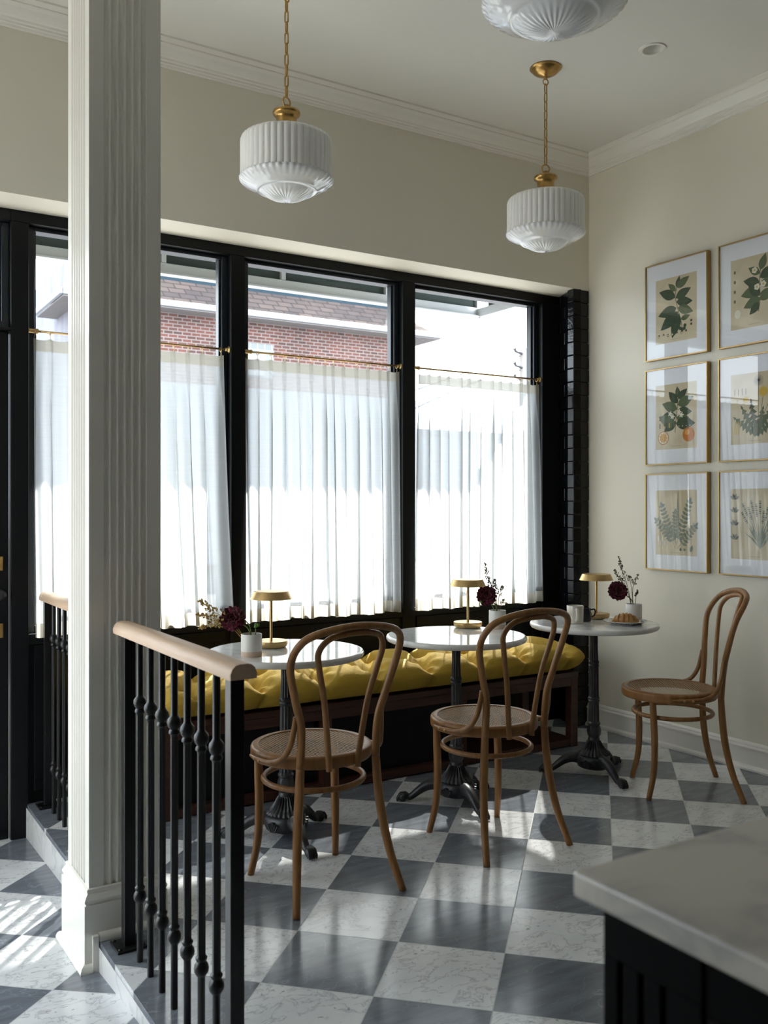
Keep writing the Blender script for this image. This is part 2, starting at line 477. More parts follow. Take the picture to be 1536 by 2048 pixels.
# black brick pier in the corner
def pier():
    mb = MB()
    A, B, C_, D = (-.12, 0), (0, 0), (0, .30), (-.045, .205)
    mb.prism([(-.113, .006), (0, .006), (0, .32), (-.02, .32), (-.039, .203)], 0, HEAD)
    h = HEAD/33.0
    for k in range(33):
        z0, z1 = k*h + .0022, (k+1)*h - .0022
        j = random.uniform(-.0015, .0015)
        mb.box(-.119 + j, -.0015, -.001 + j, .05, z0, z1)
        # splayed side, headers and stretchers alternate
        d = Vector((D[0]-A[0], D[1]-A[1])); L = d.length; d /= L; nrm = Vector((-d.y, d.x))
        cut = .12 if k % 2 else .185
        for s0, s1 in ((0.0, cut-.0022), (cut+.0022, L)):
            jj = random.uniform(0, .003)
            p = [Vector(A) + d*s0 + nrm*jj, Vector(A) + d*s1 + nrm*jj]
            q = [p[1] - nrm*.05, p[0] - nrm*.05]
            mb.prism([tuple(p[0]), tuple(p[1]), tuple(q[0]), tuple(q[1])], z0, z1)
    return mb
o = pier().build('brick_pillar', M_BRICKB, bevel=.003); tag(o, 'glossy black painted brick pier in the corner', 'pier', kind='structure')

# storefront framing
MULL = [(-3.094, -3.023), (-2.114, -2.041), (-1.143, -1.067), (-.17, -.0385)]
SILL, GH = .715, 2.445
mb = MB()
mb.box(-3.094, -.0385, FW, .32, GH, HEAD)
mb.box(-5.4, -3.094, FW, .32, GH, HEAD)
for a, b in MULL: mb.box(a, b, FW, .32, -.3, GH)
mb.box(-3.67, -3.60, FW, .32, -.3, GH)
mb.box(-5.4, -5.33, FW, .32, -.3, GH)
o = mb.build('trim_2', M_BLACK, bevel=.003); tag(o, 'black storefront posts and head rail', 'window framing', kind='structure')
mb = MB()
mb.box(-3.023, -.0385, FW+.015, .32, -.3, SILL-.045)
mb.box(-3.03, -.0385, FW+.004, .32, SILL-.045, SILL)
mb.box(-5.33, -3.67, FW+.015, .32, -.3, .02)
for a, b in ((-3.0, -2.14), (-2.02, -1.16), (-1.05, -.19)):       # shallow recessed panels below the windows
    mb.box(a, b, FW+.006, FW+.02, .05, .10); mb.box(a, b, FW+.006, FW+.02, SILL-.10, SILL-.05)
    mb.box(a, a+.05, FW+.006, FW+.02, .10, SILL-.10); mb.box(b-.05, b, FW+.006, FW+.02, .10, SILL-.10)
o = mb.build('wall_front', M_BLACK, bevel=.002); tag(o, 'black panelled bulkhead below the shop windows', 'wall', kind='structure')
WINS = [('window_1', MULL[0][1], MULL[1][0]), ('window_2', MULL[1][1], MULL[2][0]), ('window_3', MULL[2][1], MULL[3][0])]
M_BLUEBLACK = paint('window_sash_paint', (.010, .014, .020), .3)
def window(name, a, b, z0, z1, lab):
    mb = MB(); t = .03
    mb.box(a, a+t, .245, .31, z0, z1); mb.box(b-t, b, .245, .31, z0, z1)
    mb.box(a+t, b-t, .245, .31, z1-.018, z1); mb.box(a+t, b-t, .245, .31, z0, z0+t)
    mb.box(a+t, a+t+.010, .262, .30, z0+t, z1-.018); mb.box(b-t-.010, b-t, .262, .30, z0+t, z1-.018)
    w = mb.build(name, M_BLUEBLACK, bevel=.002); tag(w, lab, 'window', kind='structure')
    mb = MB(); mb.add([(a+t, .280, z0+t), (b-t, .280, z0+t), (b-t, .280, z1-.018), (a+t, .280, z1-.018)], [(0, 1, 2, 3)])
    mb.build('pane', M_GLASS, w)
    return w
window('window_1', *WINS[0][1:], SILL, GH, 'shop window partly hidden by the fluted column')
window('window_2', *WINS[1][1:], SILL, GH, 'middle shop window showing brick building and shingle roof')
window('window_3', *WINS[2][1:], SILL, GH, 'shop window next to the black brick pier')
window('window_4', -5.33, -3.67, .02, GH, 'wide shop window beyond the entry door')
window('window_5', -3.60, -3.094, 2.0, GH, 'transom window above the black door')
for nm, a, b in (('window_6', -1.6, -.05),):
    mb = MB(); mb.box(LX-.12, LX-.04, a, a+.05, .45, 2.65); mb.box(LX-.12, LX-.04, b-.05, b, .45, 2.65); mb.box(LX-.12, LX-.04, a, b, .45, .50); mb.box(LX-.12, LX-.04, a, b, 2.60, 2.65)
    w = mb.build(nm, M_BLUEBLACK); tag(w, 'tall side window of the entry', 'window', kind='structure')
    MB().add([(LX-.08, a+.05, .5), (LX-.08, b-.05, .5), (LX-.08, b-.05, 2.6), (LX-.08, a+.05, 2.6)], [(0, 1, 2, 3)]).build('pane', M_GLASS, w)
# door
mb = MB()
x0, x1 = -3.595, -3.098
mb.box(x0, x1, .235, .28, -.14, 1.985)
for z0, z1 in ((.0, .62), (.80, 1.88)):
    mb.box(x0+.08, x1-.10, .228, .24, z0, z0+.02); mb.box(x0+.08, x1-.10, .228, .24, z1-.02, z1)
    mb.box(x0+.08, x0+.10, .228, .24, z0, z1); mb.box(x1-.12, x1-.10, .228, .24, z0, z1)
mb.box(-3.60, -3.094, FW, .30, 1.985, 2.0)
dr = mb.build('door_1', M_BLACK, bevel=.003); tag(dr, 'black panelled entry door with brass latch plates', 'door', kind='structure')
for z in (1.015, .735):
    mb = MB(); mb.box(-3.185, -3.118, .226, .2349, z-.03, z+.03)
    for dx, dz in ((-.012, .012), (-.022, -.012)): mb.lathe([(.005, 0), (.005, .003), (0, .003)], 10, (0, 0, 0))
    mb = MB(); mb.box(-3.185, -3.120, .226, .2349, z-.03, z+.03); mb.box(-3.18, -3.15, .215, .226, z-.004, z+.022)
    o = mb.build('latch_plate', M_BRASS, dr, bevel=.003); o['label'] = 'worn brass latch plate'
mb = MB(); mb.tube([(-3.135, .234, .885), (-3.135, .224, .885), (-3.135, .218, .885), (-3.135, .19, .885), (-3.135, .18, .885)], [.026, .026, .012, .024, .010], 20)
mb.build('door_knob', M_IRON, dr, smooth=True)

# fluted column
def column():
    X0, X1, Y0, Y1 = -3.124, -2.912, -1.170, -.920
    def fluted_rect(x0, x1, y0, y1, fl=True):
        pts = []
        def side(p, q, nrm, width):
            m0 = .040; cnt = 6 if fl else 0
            fw = (width - 2*m0)/6
            out = [p]
            if fl:
                for c in range(cnt):
                    for k in range(9):
                        t = m0 + c*fw + fw*(.10 + .80*k/8)
                        d = -.0085*sin(pi*k/8)**.7 if 0 < k < 8 else 0
                        s = t/width
                        out.append((p[0] + (q[0]-p[0])*s + nrm[0]*d, p[1] + (q[1]-p[1])*s + nrm[1]*d))
            return out
        pts += side((x0, y0), (x1, y0), (0, -1), x1-x0)
        pts += side((x1, y0), (x1, y1), (1, 0), y1-y0)
        pts += side((x1, y1), (x0, y1), (0, 1), x1-x0)
        pts += side((x0, y1), (x0, y0), (-1, 0), y1-y0)
        return pts
    root = thing('column', 'cream square fluted column standing at the step edge', 'column', (0, 0, 0)); root['kind'] = 'structure'
    mb = MB(); mb.prism(fluted_rect(X0, X1, Y0, Y1), .12, CEIL)
    mb.build('shaft', M_TRIM, root, auto=50)
    mb = MB()
    pr_ = [(.013, -.25), (.013, .105), (.010, .108), (.014, .114), (.014, .120), (.006, .130), (.004, .138), (.005, .142), (.0, .149)]
    pr_ = [(.016, -.25), (.016, .104), (.011, .106), (.015, .112), (.016, .118), (.011, .128), (.005, .136), (.007, .141), (.006, .147), (.0, .149)]
    v = []
    for d, z in pr_: v += [(X0-d, Y0-d, z), (X1+d, Y0-d, z), (X1+d, Y1+d, z), (X0-d, Y1+d, z)]
    f = [(4*i+k, 4*i+(k+1) % 4, 4*i+4+(k+1) % 4, 4*i+4+k) for i in range(len(pr_)-1) for k in range(4)]
    mb.add(v, f)
    mb.build('plinth', M_TRIM, root)
    mb = MB()      # quarter round shoe following step and ramp
    q = [(.016, 0), (.031, 0), (.031, .006), (.027, .016), (.022, .021), (.016, .023)]
    def shoe(path):
        n = len(q); v = []
        for (x, y, z, nx, ny) in path:
            v += [(x + nx*d, y + ny*d, z + h) for d, h in q]
        mb.add(v, [(i, i+1, n+i+1, n+i) for i in range(n-1)] + [tuple(range(n)), tuple(range(2*n-1, n-1, -1))])
    shoe([(X1, Y0, .001, 1, -1), (STEP, Y0, .001, 0, -1)])
    shoe([(X1, Y1, .001, 1, 1), (X1, Y0, .001, 1, -1)])
    shoe([(STEP-.016, Y0, -.083, 0, -1), (X0, Y0, -.083, -1, -1)])
    shoe([(X0, Y0, -.083, -1, -1), (X0, Y1, -.095, -1, 1)])
    mb.box(STEP-.020, STEP-.004, Y0-.031, Y0-.016, -.10, .020)
    mb.build('shoe_moulding', M_TRIM, root, auto=40)
column()

# ================================================================== bentwood chairs
def make_chair():
    root = thing('bentwood_chair', 'bentwood chair with a cane seat beside the oak topped railing', 'chair', (-2.364, -1.176, 0), radians(1.0), 'bentwood cane chairs')
    SY, SR, SZ = .076, .205, .456
    mb = MB()
    prof = [(SR-.028, SZ-.004), (SR-.027, SZ-.001), (SR-.025, SZ), (SR-.022, SZ), (SR-.011, SZ), (SR-.007, SZ-.001), (SR-.002, SZ-.004), (SR, SZ-.008), (SR, SZ-.012), (SR, SZ-.030), (SR-.001, SZ-.036), (SR-.004, SZ-.040), (SR-.008, SZ-.040), (SR-.024, SZ-.040), (SR-.028, SZ-.030), (SR-.028, SZ-.004)]
    mb.lathe(prof, 64, (0, SY, 0)); mb.build('seat_rim', M_CHAIR, root, auto=40)
    mb = MB(); n = 48
    vs = [(0, SY, SZ-.010)]; fs = []
    for ring in range(1, 5):
        r = (SR-.0265)*ring/4; z = SZ - .009 + .006*(ring/4)**2
        vs += [(r*cos(2*pi*i/n), SY + r*sin(2*pi*i/n), z) for i in range(n)]
    for i in range(n): fs.append((0, 1+i, 1+(i+1) % n))
    for ring in range(3):
        for i in range(n):
            a = 1+ring*n+i; b = 1+ring*n+(i+1) % n; fs.append((a, a+n, b+n, b))
    mb.add(vs, fs); o = mb.build('cane_panel', M_CANE, root, smooth=True); o['label'] = 'woven honey coloured cane'
    half = [(-.140, -.108, .43), (-.142, -.118, .556), (-.168, -.129, .65), (-.196, -.150, .76), (-.180, -.192, .835), (-.115, -.224, .869), (0, -.236, .882)]
    full = half + [(-x, y, z) for x, y, z in reversed(half[:-1])]
    p = catmull(full, 9)
    mb = MB(); mb.tube(p, lerp_list([.0135, .0130, .0122, .0120, .0120, .0122, .0130, .0135], len(p)), 12); mb.build('back_hoop', M_CHAIR, root, smooth=True)
    half = [(-.053, -.138, .415), (-.056, -.139, .46), (-.079, -.155, .63), (-.106, -.172, .74), (-.117, -.185, .80), (-.094, -.208, .842), (-.045, -.227, .858), (0, -.233, .861)]
    full = half + [(-x, y, z) for x, y, z in reversed(half[:-1])]
    p = catmull(full, 8)
    mb = MB(); mb.tube(p, .0100, 12); mb.build('inner_hoop', M_CHAIR, root, smooth=True)
    for s in (-1, 1):
        p = catmull([(s*.140, -.108, .43), (s*.146, -.112, .34), (s*.156, -.121, .24), (s*.172, -.146, .12), (s*.195, -.188, 0)], 7)
        mb = MB(); mb.tube(p, lerp_list([.0135, .0150, .0150, .0138, .0120], len(p)), 12); mb.build('leg', M_CHAIR, root, smooth=True)
        p = catmull([(s*.148, .182, .425), (s*.148, .178, .34), (s*.148, .174, .24), (s*.152, .178, .12), (s*.166, .203, 0)], 7)
        mb = MB(); mb.tube(p, lerp_list([.0135, .0150, .0148, .0135, .0115], len(p)), 12); mb.build('leg', M_CHAIR, root, smooth=True)
    mb = MB(); mb.tube([(.168*cos(2*pi*i/56), .060 + .168*sin(2*pi*i/56), .345) for i in range(56)], .0098, 10, closed=True)
    mb.build('stretcher_ring', M_CHAIR, root, smooth=True)
    for s in (-1, 1):
        p = catmull([(s*.190, .165, .430), (s*.209, .105, .433), (s*.211, .040, .434), (s*.199, -.022, .438), (s*.182, -.068, .458), (s*.168, -.096, .505), (s*.162, -.108, .555), (s*.160, -.114, .595)], 7)
        p = p[6:]
        mb = MB(); mb.tube(p, lerp_list([.0050, .0078, .0085, .0090, .0095, .0095, .0090, .0070], len(p)), 10); b = mb.build('side_brace', M_CHAIR, root, smooth=True)
        for yy in (.065, .030):
            MB().tube([(s*.2185, yy, .4335), (s*.2205, yy, .4335), (s*.2212, yy, .4335)], [.0055, .005, .0005], 10).build('screw', M_BRASS, b, smooth=True)
    return root
chair = make_chair()
dup_tree(chair, (-1.616, -1.162, 0), 0.0, 'bentwood chair with a cane seat at the middle bistro table')
dup_tree(chair, (-.506, -1.118, 0), radians(55), 'bentwood cane chair turned sideways before the framed prints')

# ================================================================== bistro tables
def make_table():
    root = thing('bistro_table', 'round marble bistro table on iron base beside the railing', 'table', (-2.28, -.725, 0), radians(27), 'marble bistro tables')
    mb = MB(); R = .297
    mb.lathe([(0, .686), (R-.030, .686), (R-.012, .686), (R-.004, .690), (R, .698), (R-.001, .705), (R-.004, .7095), (R-.008, .711), (R-.012, .711), (R-.06, .711), (0, .711)], 96)
    o = mb.build('table_top', M_TABLE, root, auto=40); o['label'] = 'white marble round top'
    mb = MB()
    prof = [(.0, .686), (.075, .686), (.075, .680), (.022, .676), (.0185, .665), (.0178, .60), (.0198, .535), (.024, .528), (.024, .521), (.0215, .516), (.0245, .510), (.0215, .503),
            (.0215, .495), (.0228, .365), (.027, .358), (.0235, .352), (.027, .346), (.0235, .338), (.0235, .325), (.0245, .250), (.030, .243), (.030, .236), (.0245, .231),
            (.030, .222), (.033, .205), (.030, .186), (.024, .176), (.0275, .170), (.0275, .162)]
    fl = lambda k, a: (-.0036*abs(sin(6*a)) if (5 <= k <= 6 or 12 <= k <= 13 or 18 <= k <= 19) else (-.003*abs(sin(3*a)) if 23 <= k <= 25 else 0))
    mb.lathe(prof, 72, mod=fl); mb.build('column', M_IRON, root, auto=35)
    mb = MB()
    prof = [(.027, .163), (.030, .155), (.037, .140), (.048, .124), (.062, .110), (.071, .103), (.071, .098), (.060, .097)]
    mb.lathe(prof, 96, mod=lambda k, a: .0035*sin(24*a) if 1 <= k <= 6 else 0); mb.build('fluted_skirt', M_IRON, root, auto=60)
    mb = MB()
    hexr = lambda k, a: -.008*(1 - cos(3*a))/2
    mb.lathe([(.058, .099), (.074, .094), (.083, .082), (.082, .060), (.074, .040), (.064, .034), (.0, .034)], 60, mod=hexr)
    for t in (60, 180, 300):          # fan relief between the feet
        for k in range(-2, 3):
            a = radians(t) + k*.14; rr = .080
            mb.tube([(rr*cos(radians(t)+k*.05), rr*sin(radians(t)+k*.05), .044), ((rr+.002)*cos(a), (rr+.002)*sin(a), .082 - .006*abs(k))], [.003, .005], 6)
    mb.build('base', M_IRON, root, auto=45)
    for t in (0, 120, 240):
        a = radians(t); ca, sa = cos(a), sin(a)
        prof = [(.040, .070), (.075, .077), (.105, .076), (.135, .064), (.165, .042), (.190, .022), (.205, .0165)]
        pp = catmull([(r*ca, r*sa, z) for r, z in prof], 6)
        mb = MB()
        mb.tube(pp, lerp_list([.027, .027, .024, .0205, .017, .014, .0125], len(pp)), 14)
        for off in (-.011, 0, .011):
            q = catmull([(r*ca - off*sa*(1-.4*i/6), r*sa + off*ca*(1-.4*i/6), z + .022 - .0105*i/6 - abs(off)*.35) for i, (r, z) in enumerate(prof)], 5)
            mb.tube(q, lerp_list([.0048, .0048, .0042, .004, .0035], len(q)), 7)
        # claw foot
        c = Vector((.226*ca, .226*sa, .019))
        mb.tube([c + Vector((-.024*ca, -.024*sa, 0)), c + Vector((-.012*ca, -.012*sa, .004)), c, c + Vector((.012*ca, .012*sa, -.002)), c + Vector((.020*ca, .020*sa, -.008))], [.012, .019, .021, .0175, .009], 14)
        for off in (-.012, -.004, .004, .012):
            mb.tube([c + Vector((-.006*ca - off*sa, -.006*sa + off*ca, .016)), c + Vector((.010*ca - off*sa, .010*sa + off*ca, .012)), c + Vector((.022*ca - off*1.1*sa, .022*sa + off*1.1*ca, -.006)), c + Vector((.024*ca - off*1.1*sa, .024*sa + off*1.1*ca, -.016))], [.004, .006, .006, .003], 8)
        mb.tube([c + Vector((0, 0, -.008)), c + Vector((0, 0, -.019))], [.012, .012], 14)
        mb.build('foot', M_IRON, root, auto=50)
    return root
tbl = make_table()
dup_tree(tbl, (-1.485, -.730, 0), radians(22), 'round marble bistro table in the middle of the three')
dup_tree(tbl, (-.690, -.735, 0), radians(18), 'round marble bistro table with mug and croissant near the wall')
TT = .711

# ================================================================== bench and cushion
def bench():
    root = thing('bench', 'long low mahogany bench below the shop windows', 'bench', (-1.5, -.12, 0))
    L0, L1 = -1.12, 1.11         # local x
    F, B = -.20, .24
    mb = MB(); mb.box(L0, L1, F, B, .362, .390); mb.build('seat_board', M_MAHOG, root, bevel=.003)
    mb = MB(); mb.box(L0+.01, L1-.01, F+.006, F+.028, .318, .362); mb.build('front_rail', M_MAHOG, root, bevel=.002)
    mb = MB(); mb.box(L1-.028, L1-.006, F+.03, B-.04, .318, .362); mb.build('end_rail', M_MAHOG, root, bevel=.002)
    for x in (L0, L0+.72, L0+1.46, L1-.045):
        for y in (F+.004, B-.05):
            mb = MB(); mb.box(x, x+.045, y, y+.045, 0, .362); mb.build('leg', M_MAHOG, root, bevel=.002)
    mb = MB(); mb.box(L0+.01, L1-.01, F+.01, B-.01, .006, .040); mb.build('bottom_shelf', M_MAHOG, root, bevel=.002)
    for x0, x1 in ((L0+.06, L0+.70), (L0+.78, L0+1.44)):
        mb = MB(); mb.box(x0, x1, F+.05, F+.065, .041, .317); mb.build('front_panel', M_BLACK, root, bevel=.002)
bench()
def cushion():
    X0, X1 = -2.62, -.365
    yc, hy = -.135, .235
    zb, zt = .392, .548
    zc, hz = (zb+zt)/2, (zt-zb)/2
    pitch = .285
    rows = [(-.245, 0.0), (-.045, .5)]
    btn = []
    for y, off in rows:
        k = 0
        x = X1 - .14 - off*pitch
        while x > X0 + .06:
            btn.append((x, y)); x -= pitch
    segs = []
    for i, a in enumerate(btn):
        for b in btn[i+1:]:
            if a[1] != b[1] and abs(a[0]-b[0]) < pitch*.62: segs.append((a, b))
    for a in btn:
        if a[1] < -.2: segs.append((a, (a[0]+.015, yc-hy-.02)))
        else: segs.append((a, (a[0]-.01, yc+hy+.02)))
    def dseg(p, a, b):
        ax, ay = a; bx, by = b; dx, dy = bx-ax, by-ay
        t = max(0, min(1, ((p[0]-ax)*dx + (p[1]-ay)*dy)/(dx*dx+dy*dy)))
        return hypot(p[0]-ax-t*dx, p[1]-ay-t*dy)
    nx, na = 420, 76
    sp = lambda t, e: (abs(t)**e)*(1 if t >= 0 else -1)
    V = []; Fc = []
    for i in range(nx+1):
        u = i/nx; x = X0 + (X1-X0)*u
        de = min(x-X0, X1-x)
        es = sqrt(max(0.0, 1-(1-min(1, de/.11))**2.2)) if de > 0 else 0
        es = max(es, .02)
        for k in range(na):
            a = 2*pi*k/na
            cy, sz = sp(cos(a), .55), sp(sin(a), .75)
            y = yc + hy*cy*(.86+.14*es); z = zc + hz*sz*es
            d = 0
            for b in btn:
                r2 = (x-b[0])**2 + (y-b[1])**2
                if r2 < .045:
                    d += .085*exp(-r2/(2*.034**2))
                    d += .0075*exp(-((sqrt(r2)-.065)/.045)**2)*cos(9*atan2(y-b[1], x-b[0]) + b[0]*7)
            c = 1.0
            for s_ in segs:
                if abs(x-s_[0][0]) < .35:
                    c = min(c, dseg((x, y), *s_))
            d += .024*exp(-(c/.014)**2) + .034*exp(-(c/.055)**2)
            nzv = noise.noise(Vector((x*9, y*9, z*9)))*.006 + noise.noise(Vector((x*26, y*20, z*30)))*.0025
            top = max(0, sin(a))
            front = max(0, -cos(a))
            z -= d*min(1, top*1.7); z += nzv*top
            y += (.030*exp(-(c/.016)**2) + .012*exp(-(c/.05)**2) + nzv*1.2)*(1 if y < yc else -1)*min(1, max(0, abs(cos(a))-.45)*2)*min(1, .35+abs(sin(a)))
            if abs(sin(a)) < .10 and es > .5: y += -.004 if y < yc else .004      # piped seam
            V.append((x, y, max(z, zb-.001)))
    for i in range(nx):
        for k in range(na):
            l = (k+1) % na
            Fc.append((i*na+k, i*na+l, (i+1)*na+l, (i+1)*na+k))
    Fc.append(tuple(range(na))); Fc.append(tuple(range(nx*na, (nx+1)*na)))
    root = thing('bench_cushion', 'long tufted mustard yellow cushion lying on the bench', 'cushion', (0, 0, 0))
    mb = MB(); mb.add(V, Fc); mb.build('cushion_pad', M_MUSTARD, root, smooth=True)
    for b in btn:
        mb = MB(); mb.lathe([(.011, -.003), (.010, .002), (.006, .005), (0, .006)], 14, (b[0], b[1], zt-.094))
        mb.build('button', M_MUSTARD, root, smooth=True)
cushion()

# ================================================================== railings
def balusters(root, xs, ys, ztop):
    first = None
    for y in ys:
        if first is None:
            mb = MB(); r = .0088
            prof = [(r, 0), (r, .160), (.0115, .164), (.0165, .172), (.0175, .180), (.0160, .188), (.0105, .196), (.0135, .201), (.0140, .205), (.0100, .210), (.0098, .216), (.0100, .45), (.0098, .676),
                    (.0100, .682), (.0140, .687), (.0135, .692), (.0105, .697), (.0160, .704), (.0178, .713), (.0165, .722), (.0110, .729), (r, .733), (r, ztop)]
            flm = lambda k, a: -.0016*(.5+.5*cos(6*a)) if 10 <= k <= 12 else 0
            mb.lathe(prof, 36, mod=flm, cap0=True, cap1=True)
            first = mb.build('baluster', M_BLACKR, root, auto=40, loc=(xs, y, 0))
        else:
            c = first.copy(); COL.objects.link(c); c.parent = root; c.location = (xs, y, 0)
def post(root, x, y, ztop, plate=True):
    mb = MB(); mb.box(x-.016, x+.016, y-.016, y+.016, 0, ztop); mb.build('post', M_BLACKR, root, bevel=.002)
    if plate:
        mb = MB(); mb.box(x-.042, x+.042, y-.042, y+.042, 0.0, .008)
        for sx in (-1, 1):
            for sy in (-1, 1):
                mb.lathe([(.006, .008), (.006, .011), (0, .013)], 8, (x+sx*.032, y+sy*.032, 0))
        mb.build('base_plate', M_BLACKR, root, bevel=.002)
def handrail(root, x, y0, y1, z0=.888, h=.034, w=.031):
    pr_ = [(-w, 0), (w, 0), (w+.001, .012), (w-.004, h*.72), (w-.012, h*.93), (w*.3, h), (-w*.3, h), (-w+.012, h*.93), (-w+.004, h*.72), (-w-.001, .012)]
    n = len(pr_); v = []
    ys = [y0, y0-.004, y1+.004, y1] if y0 > y1 else [y0, y0+.004, y1-.004, y1]
    for k, y in enumerate(ys):
        s = .94 if k in (0, 3) else 1
        v += [(x + a*s, y, z0 + h/2 + (b-h/2)*s) for a, b in pr_]
    mb = MB(); mb.add(v, [(k*n+i, k*n+(i+1) % n, (k+1)*n+(i+1) % n, (k+1)*n+i) for k in range(3) for i in range(n)] + [tuple(range(n)), tuple(range(3*n, 4*n))])
    o = mb.build('handrail', M_OAK, root, auto=35); o['label'] = 'pale oak handrail'
r1 = thing('railing', 'black iron railing with pale oak handrail in front of the column', 'railing', (0, 0, 0), 0, 'iron step railings')
post(r1, -3.037, -1.264, .888); post(r1, -3.037, -2.036, .888)
balusters(r1, -3.037, [-1.371-.0935*k for k in range(7)], .888)
handrail(r1, -3.037, -1.215, -2.085)
r2 = thing('railing', 'black iron railing with pale oak handrail behind the column', 'railing', (0, 0, 0), 0, 'iron step railings')
post(r2, -2.960, .140, .862)
balusters(r2, -2.960, [.030-.0930*k for k in range(10)], .862)
handrail(r2, -2.960, .166, -.897, .862)

# ================================================================== counter
t = thing('counter_cabinet', 'black fluted counter cabinet carrying the off-white marble worktop', 'cabinet', (0, 0, 0))
CX, CY = -3.185, -3.262
mb = MB(); mb.box(CX+.012, 0-.6, -4.9, CY, .0, .884); mb.build('body', M_BLACKC, t, bevel=.002)
mb = MB()
edges = [0, .018, .024, .043, .049, .068, .074, .105]
for a, b in ((0, .018), (.024, .043), (.049, .068), (.074, .112)): mb.box(CX, CX+.0119, CY-b, CY-a, .06, .835)
mb.box(CX, CX+.0119, CY-.112, CY, .835, .884); mb.box(CX, CX+.0119, CY-.112, CY, 0, .06)
mb.build('pilaster', M_BLACKC, t, bevel=.0015)
mb = MB()
a, b = CY-.1135, CY-.60
mb.box(CX+.002, CX+.0119, b, a, .0, .10); mb.box(CX+.002, CX+.0119, b, a, .83, .884)
mb.box(CX+.002, CX+.0119, a-.03, a, .10, .83); mb.box(CX+.002, CX+.0119, b, b+.05, .10, .83)
mb.build('side_panel', M_BLACKC, t, bevel=.002)
mb = MB(); mb.box(-3.205, -.55, -4.92, -3.242, .885, .910)
o = mb.build('worktop', M_COUNTER, bevel=.004); tag(o, 'off-white marble worktop on the black counter cabinet', 'worktop')

# ================================================================== pendants
def chain_link(mb, c, rotz, L=.048, W=.020, r=.0031):
    pts = []
    for i in range(16):
        a = 2*pi*i/16
        x = (W/2 - r)*cos(a); z = (L/2 - W/2)*(1 if sin(a) > 0 else -1)*(1 if abs(sin(a)) > .01 else 0) + (W/2 - r)*sin(a)
        pts.append((c[0] + x*cos(rotz), c[1] + x*sin(rotz), c[2] + z))
    mb.tube(pts, r, 7, closed=True)
def make_pendant():
    root = thing('pendant_light', 'ribbed opal glass pendant lamp hanging between column and window, canopy out of view', 'pendant lamp', (-2.275, -.722, CEIL), radians(20), 'ribbed glass pendant lamps')
    Z = lambda z: z - CEIL
    mb = MB(); mb.lathe([(0, 0), (.071, 0), (.072, -.004), (.068, -.008), (.065, -.009), (.063, -.013), (.052, -.024), (.034, -.033), (.012, -.037), (.009, -.039), (.008, -.052), (0, -.053)], 40)
    mb.build('canopy', M_BRASS, root, auto=35)
    mb = MB(); mb.tube([(.013*cos(2*pi*i/20), 0, -.064 + .013*sin(2*pi*i/20)) for i in range(20)], .0028, 7, closed=True)
    z = -.094; k = 0
    while z > Z(2.815):
        chain_link(mb, (0, 0, z), (k % 2)*pi/2 + .3); z -= .0405; k += 1
    mb.build('chain', M_BRASS, root, smooth=True)
    mb = MB()
    pts = catmull([(-.010, 0, Z(2.757)), (-.014, 0, Z(2.770)), (-.019, 0, Z(2.785)), (-.012, 0, Z(2.797)), (0, 0, Z(2.800)), (.012, 0, Z(2.797)), (.019, 0, Z(2.785)), (.014, 0, Z(2.770)), (.010, 0, Z(2.757))], 4)
    mb.tube(pts, .0035, 8)
    mb.lathe([(0, Z(2.772)), (.009, Z(2.772)), (.010, Z(2.752)), (.0, Z(2.752))], 16)
    mb.build('hanging_loop', M_BRASS, root, smooth=True)
    mb = MB()
    mb.lathe([(0, Z(2.752)), (.040, Z(2.752)), (.051, Z(2.747)), (.053, Z(2.740)), (.050, Z(2.733)), (.042, Z(2.728)), (.039, Z(2.722)), (.038, Z(2.710)), (.040, Z(2.697)), (.046, Z(2.685)), (.056, Z(2.676)), (.060, Z(2.674)), (.060, Z(2.669)), (.070, Z(2.663)), (.073, Z(2.658)), (.070, Z(2.650))], 48)
    for q in range(3):
        a = q*2*pi/3 + .5
        mb.tube([(.070*cos(a), .070*sin(a), Z(2.661)), (.084*cos(a), .084*sin(a), Z(2.661)), (.086*cos(a), .086*sin(a), Z(2.661))], [.003, .005, .004], 8)
    mb.build('fitter', M_BRASS, root, auto=40)
    NR = 44
    mb = MB(); R = .172
    prof = [(.070, Z(2.654)), (.110, Z(2.654)), (.140, Z(2.653)), (.158, Z(2.648)), (.168, Z(2.640)), (.172, Z(2.628)), (.172, Z(2.60)), (.172, Z(2.56)), (.172, Z(2.52)), (.173, Z(2.500)), (.174, Z(2.493))]
    amp = [0, 0, .0005, .0013, .0019, .0022, .0022, .0022, .0022, .002, .002]
    mb.lathe(prof, NR*8, mod=lambda k, a: amp[k]*(abs(sin(NR*a/2))**.8*2-1) )
    mb.build('shade', M_OPAL, root, auto=60)
    mb = MB()
    prof = [(.176, Z(2.493)), (.178, Z(2.489)), (.174, Z(2.482)), (.160, Z(2.471)), (.138, Z(2.460)), (.118, Z(2.452)), (.110, Z(2.445)), (.106, Z(2.446)), (.098, Z(2.442)), (.085, Z(2.432)), (.060, Z(2.420)), (.035, Z(2.414)), (.012, Z(2.412)), (0, Z(2.411))]
    am = [.002, .002, .002, .0006, 0, 0, 0, 0, 0, .0003, .0009, .0011, 0, 0]
    mb.lathe(prof, 288, mod=None)
    vs = mb.v
    nn = 288
    for k in range(len(prof)):
        for i in range(nn):
            a = 2*pi*i/nn; x, y, zz = vs[k*nn+i]
            if k <= 3:
                q = am[k]*sin(NR*a); r0 = hypot(x, y) or 1
                vs[k*nn+i] = (x*(1+q/r0), y*(1+q/r0), zz)
            else:
                vs[k*nn+i] = (x, y, zz + am[k]*sin(32*a))
    mb.build('glass_bowl', M_CRYSTAL, root, auto=60)
    return root
pend = make_pendant()
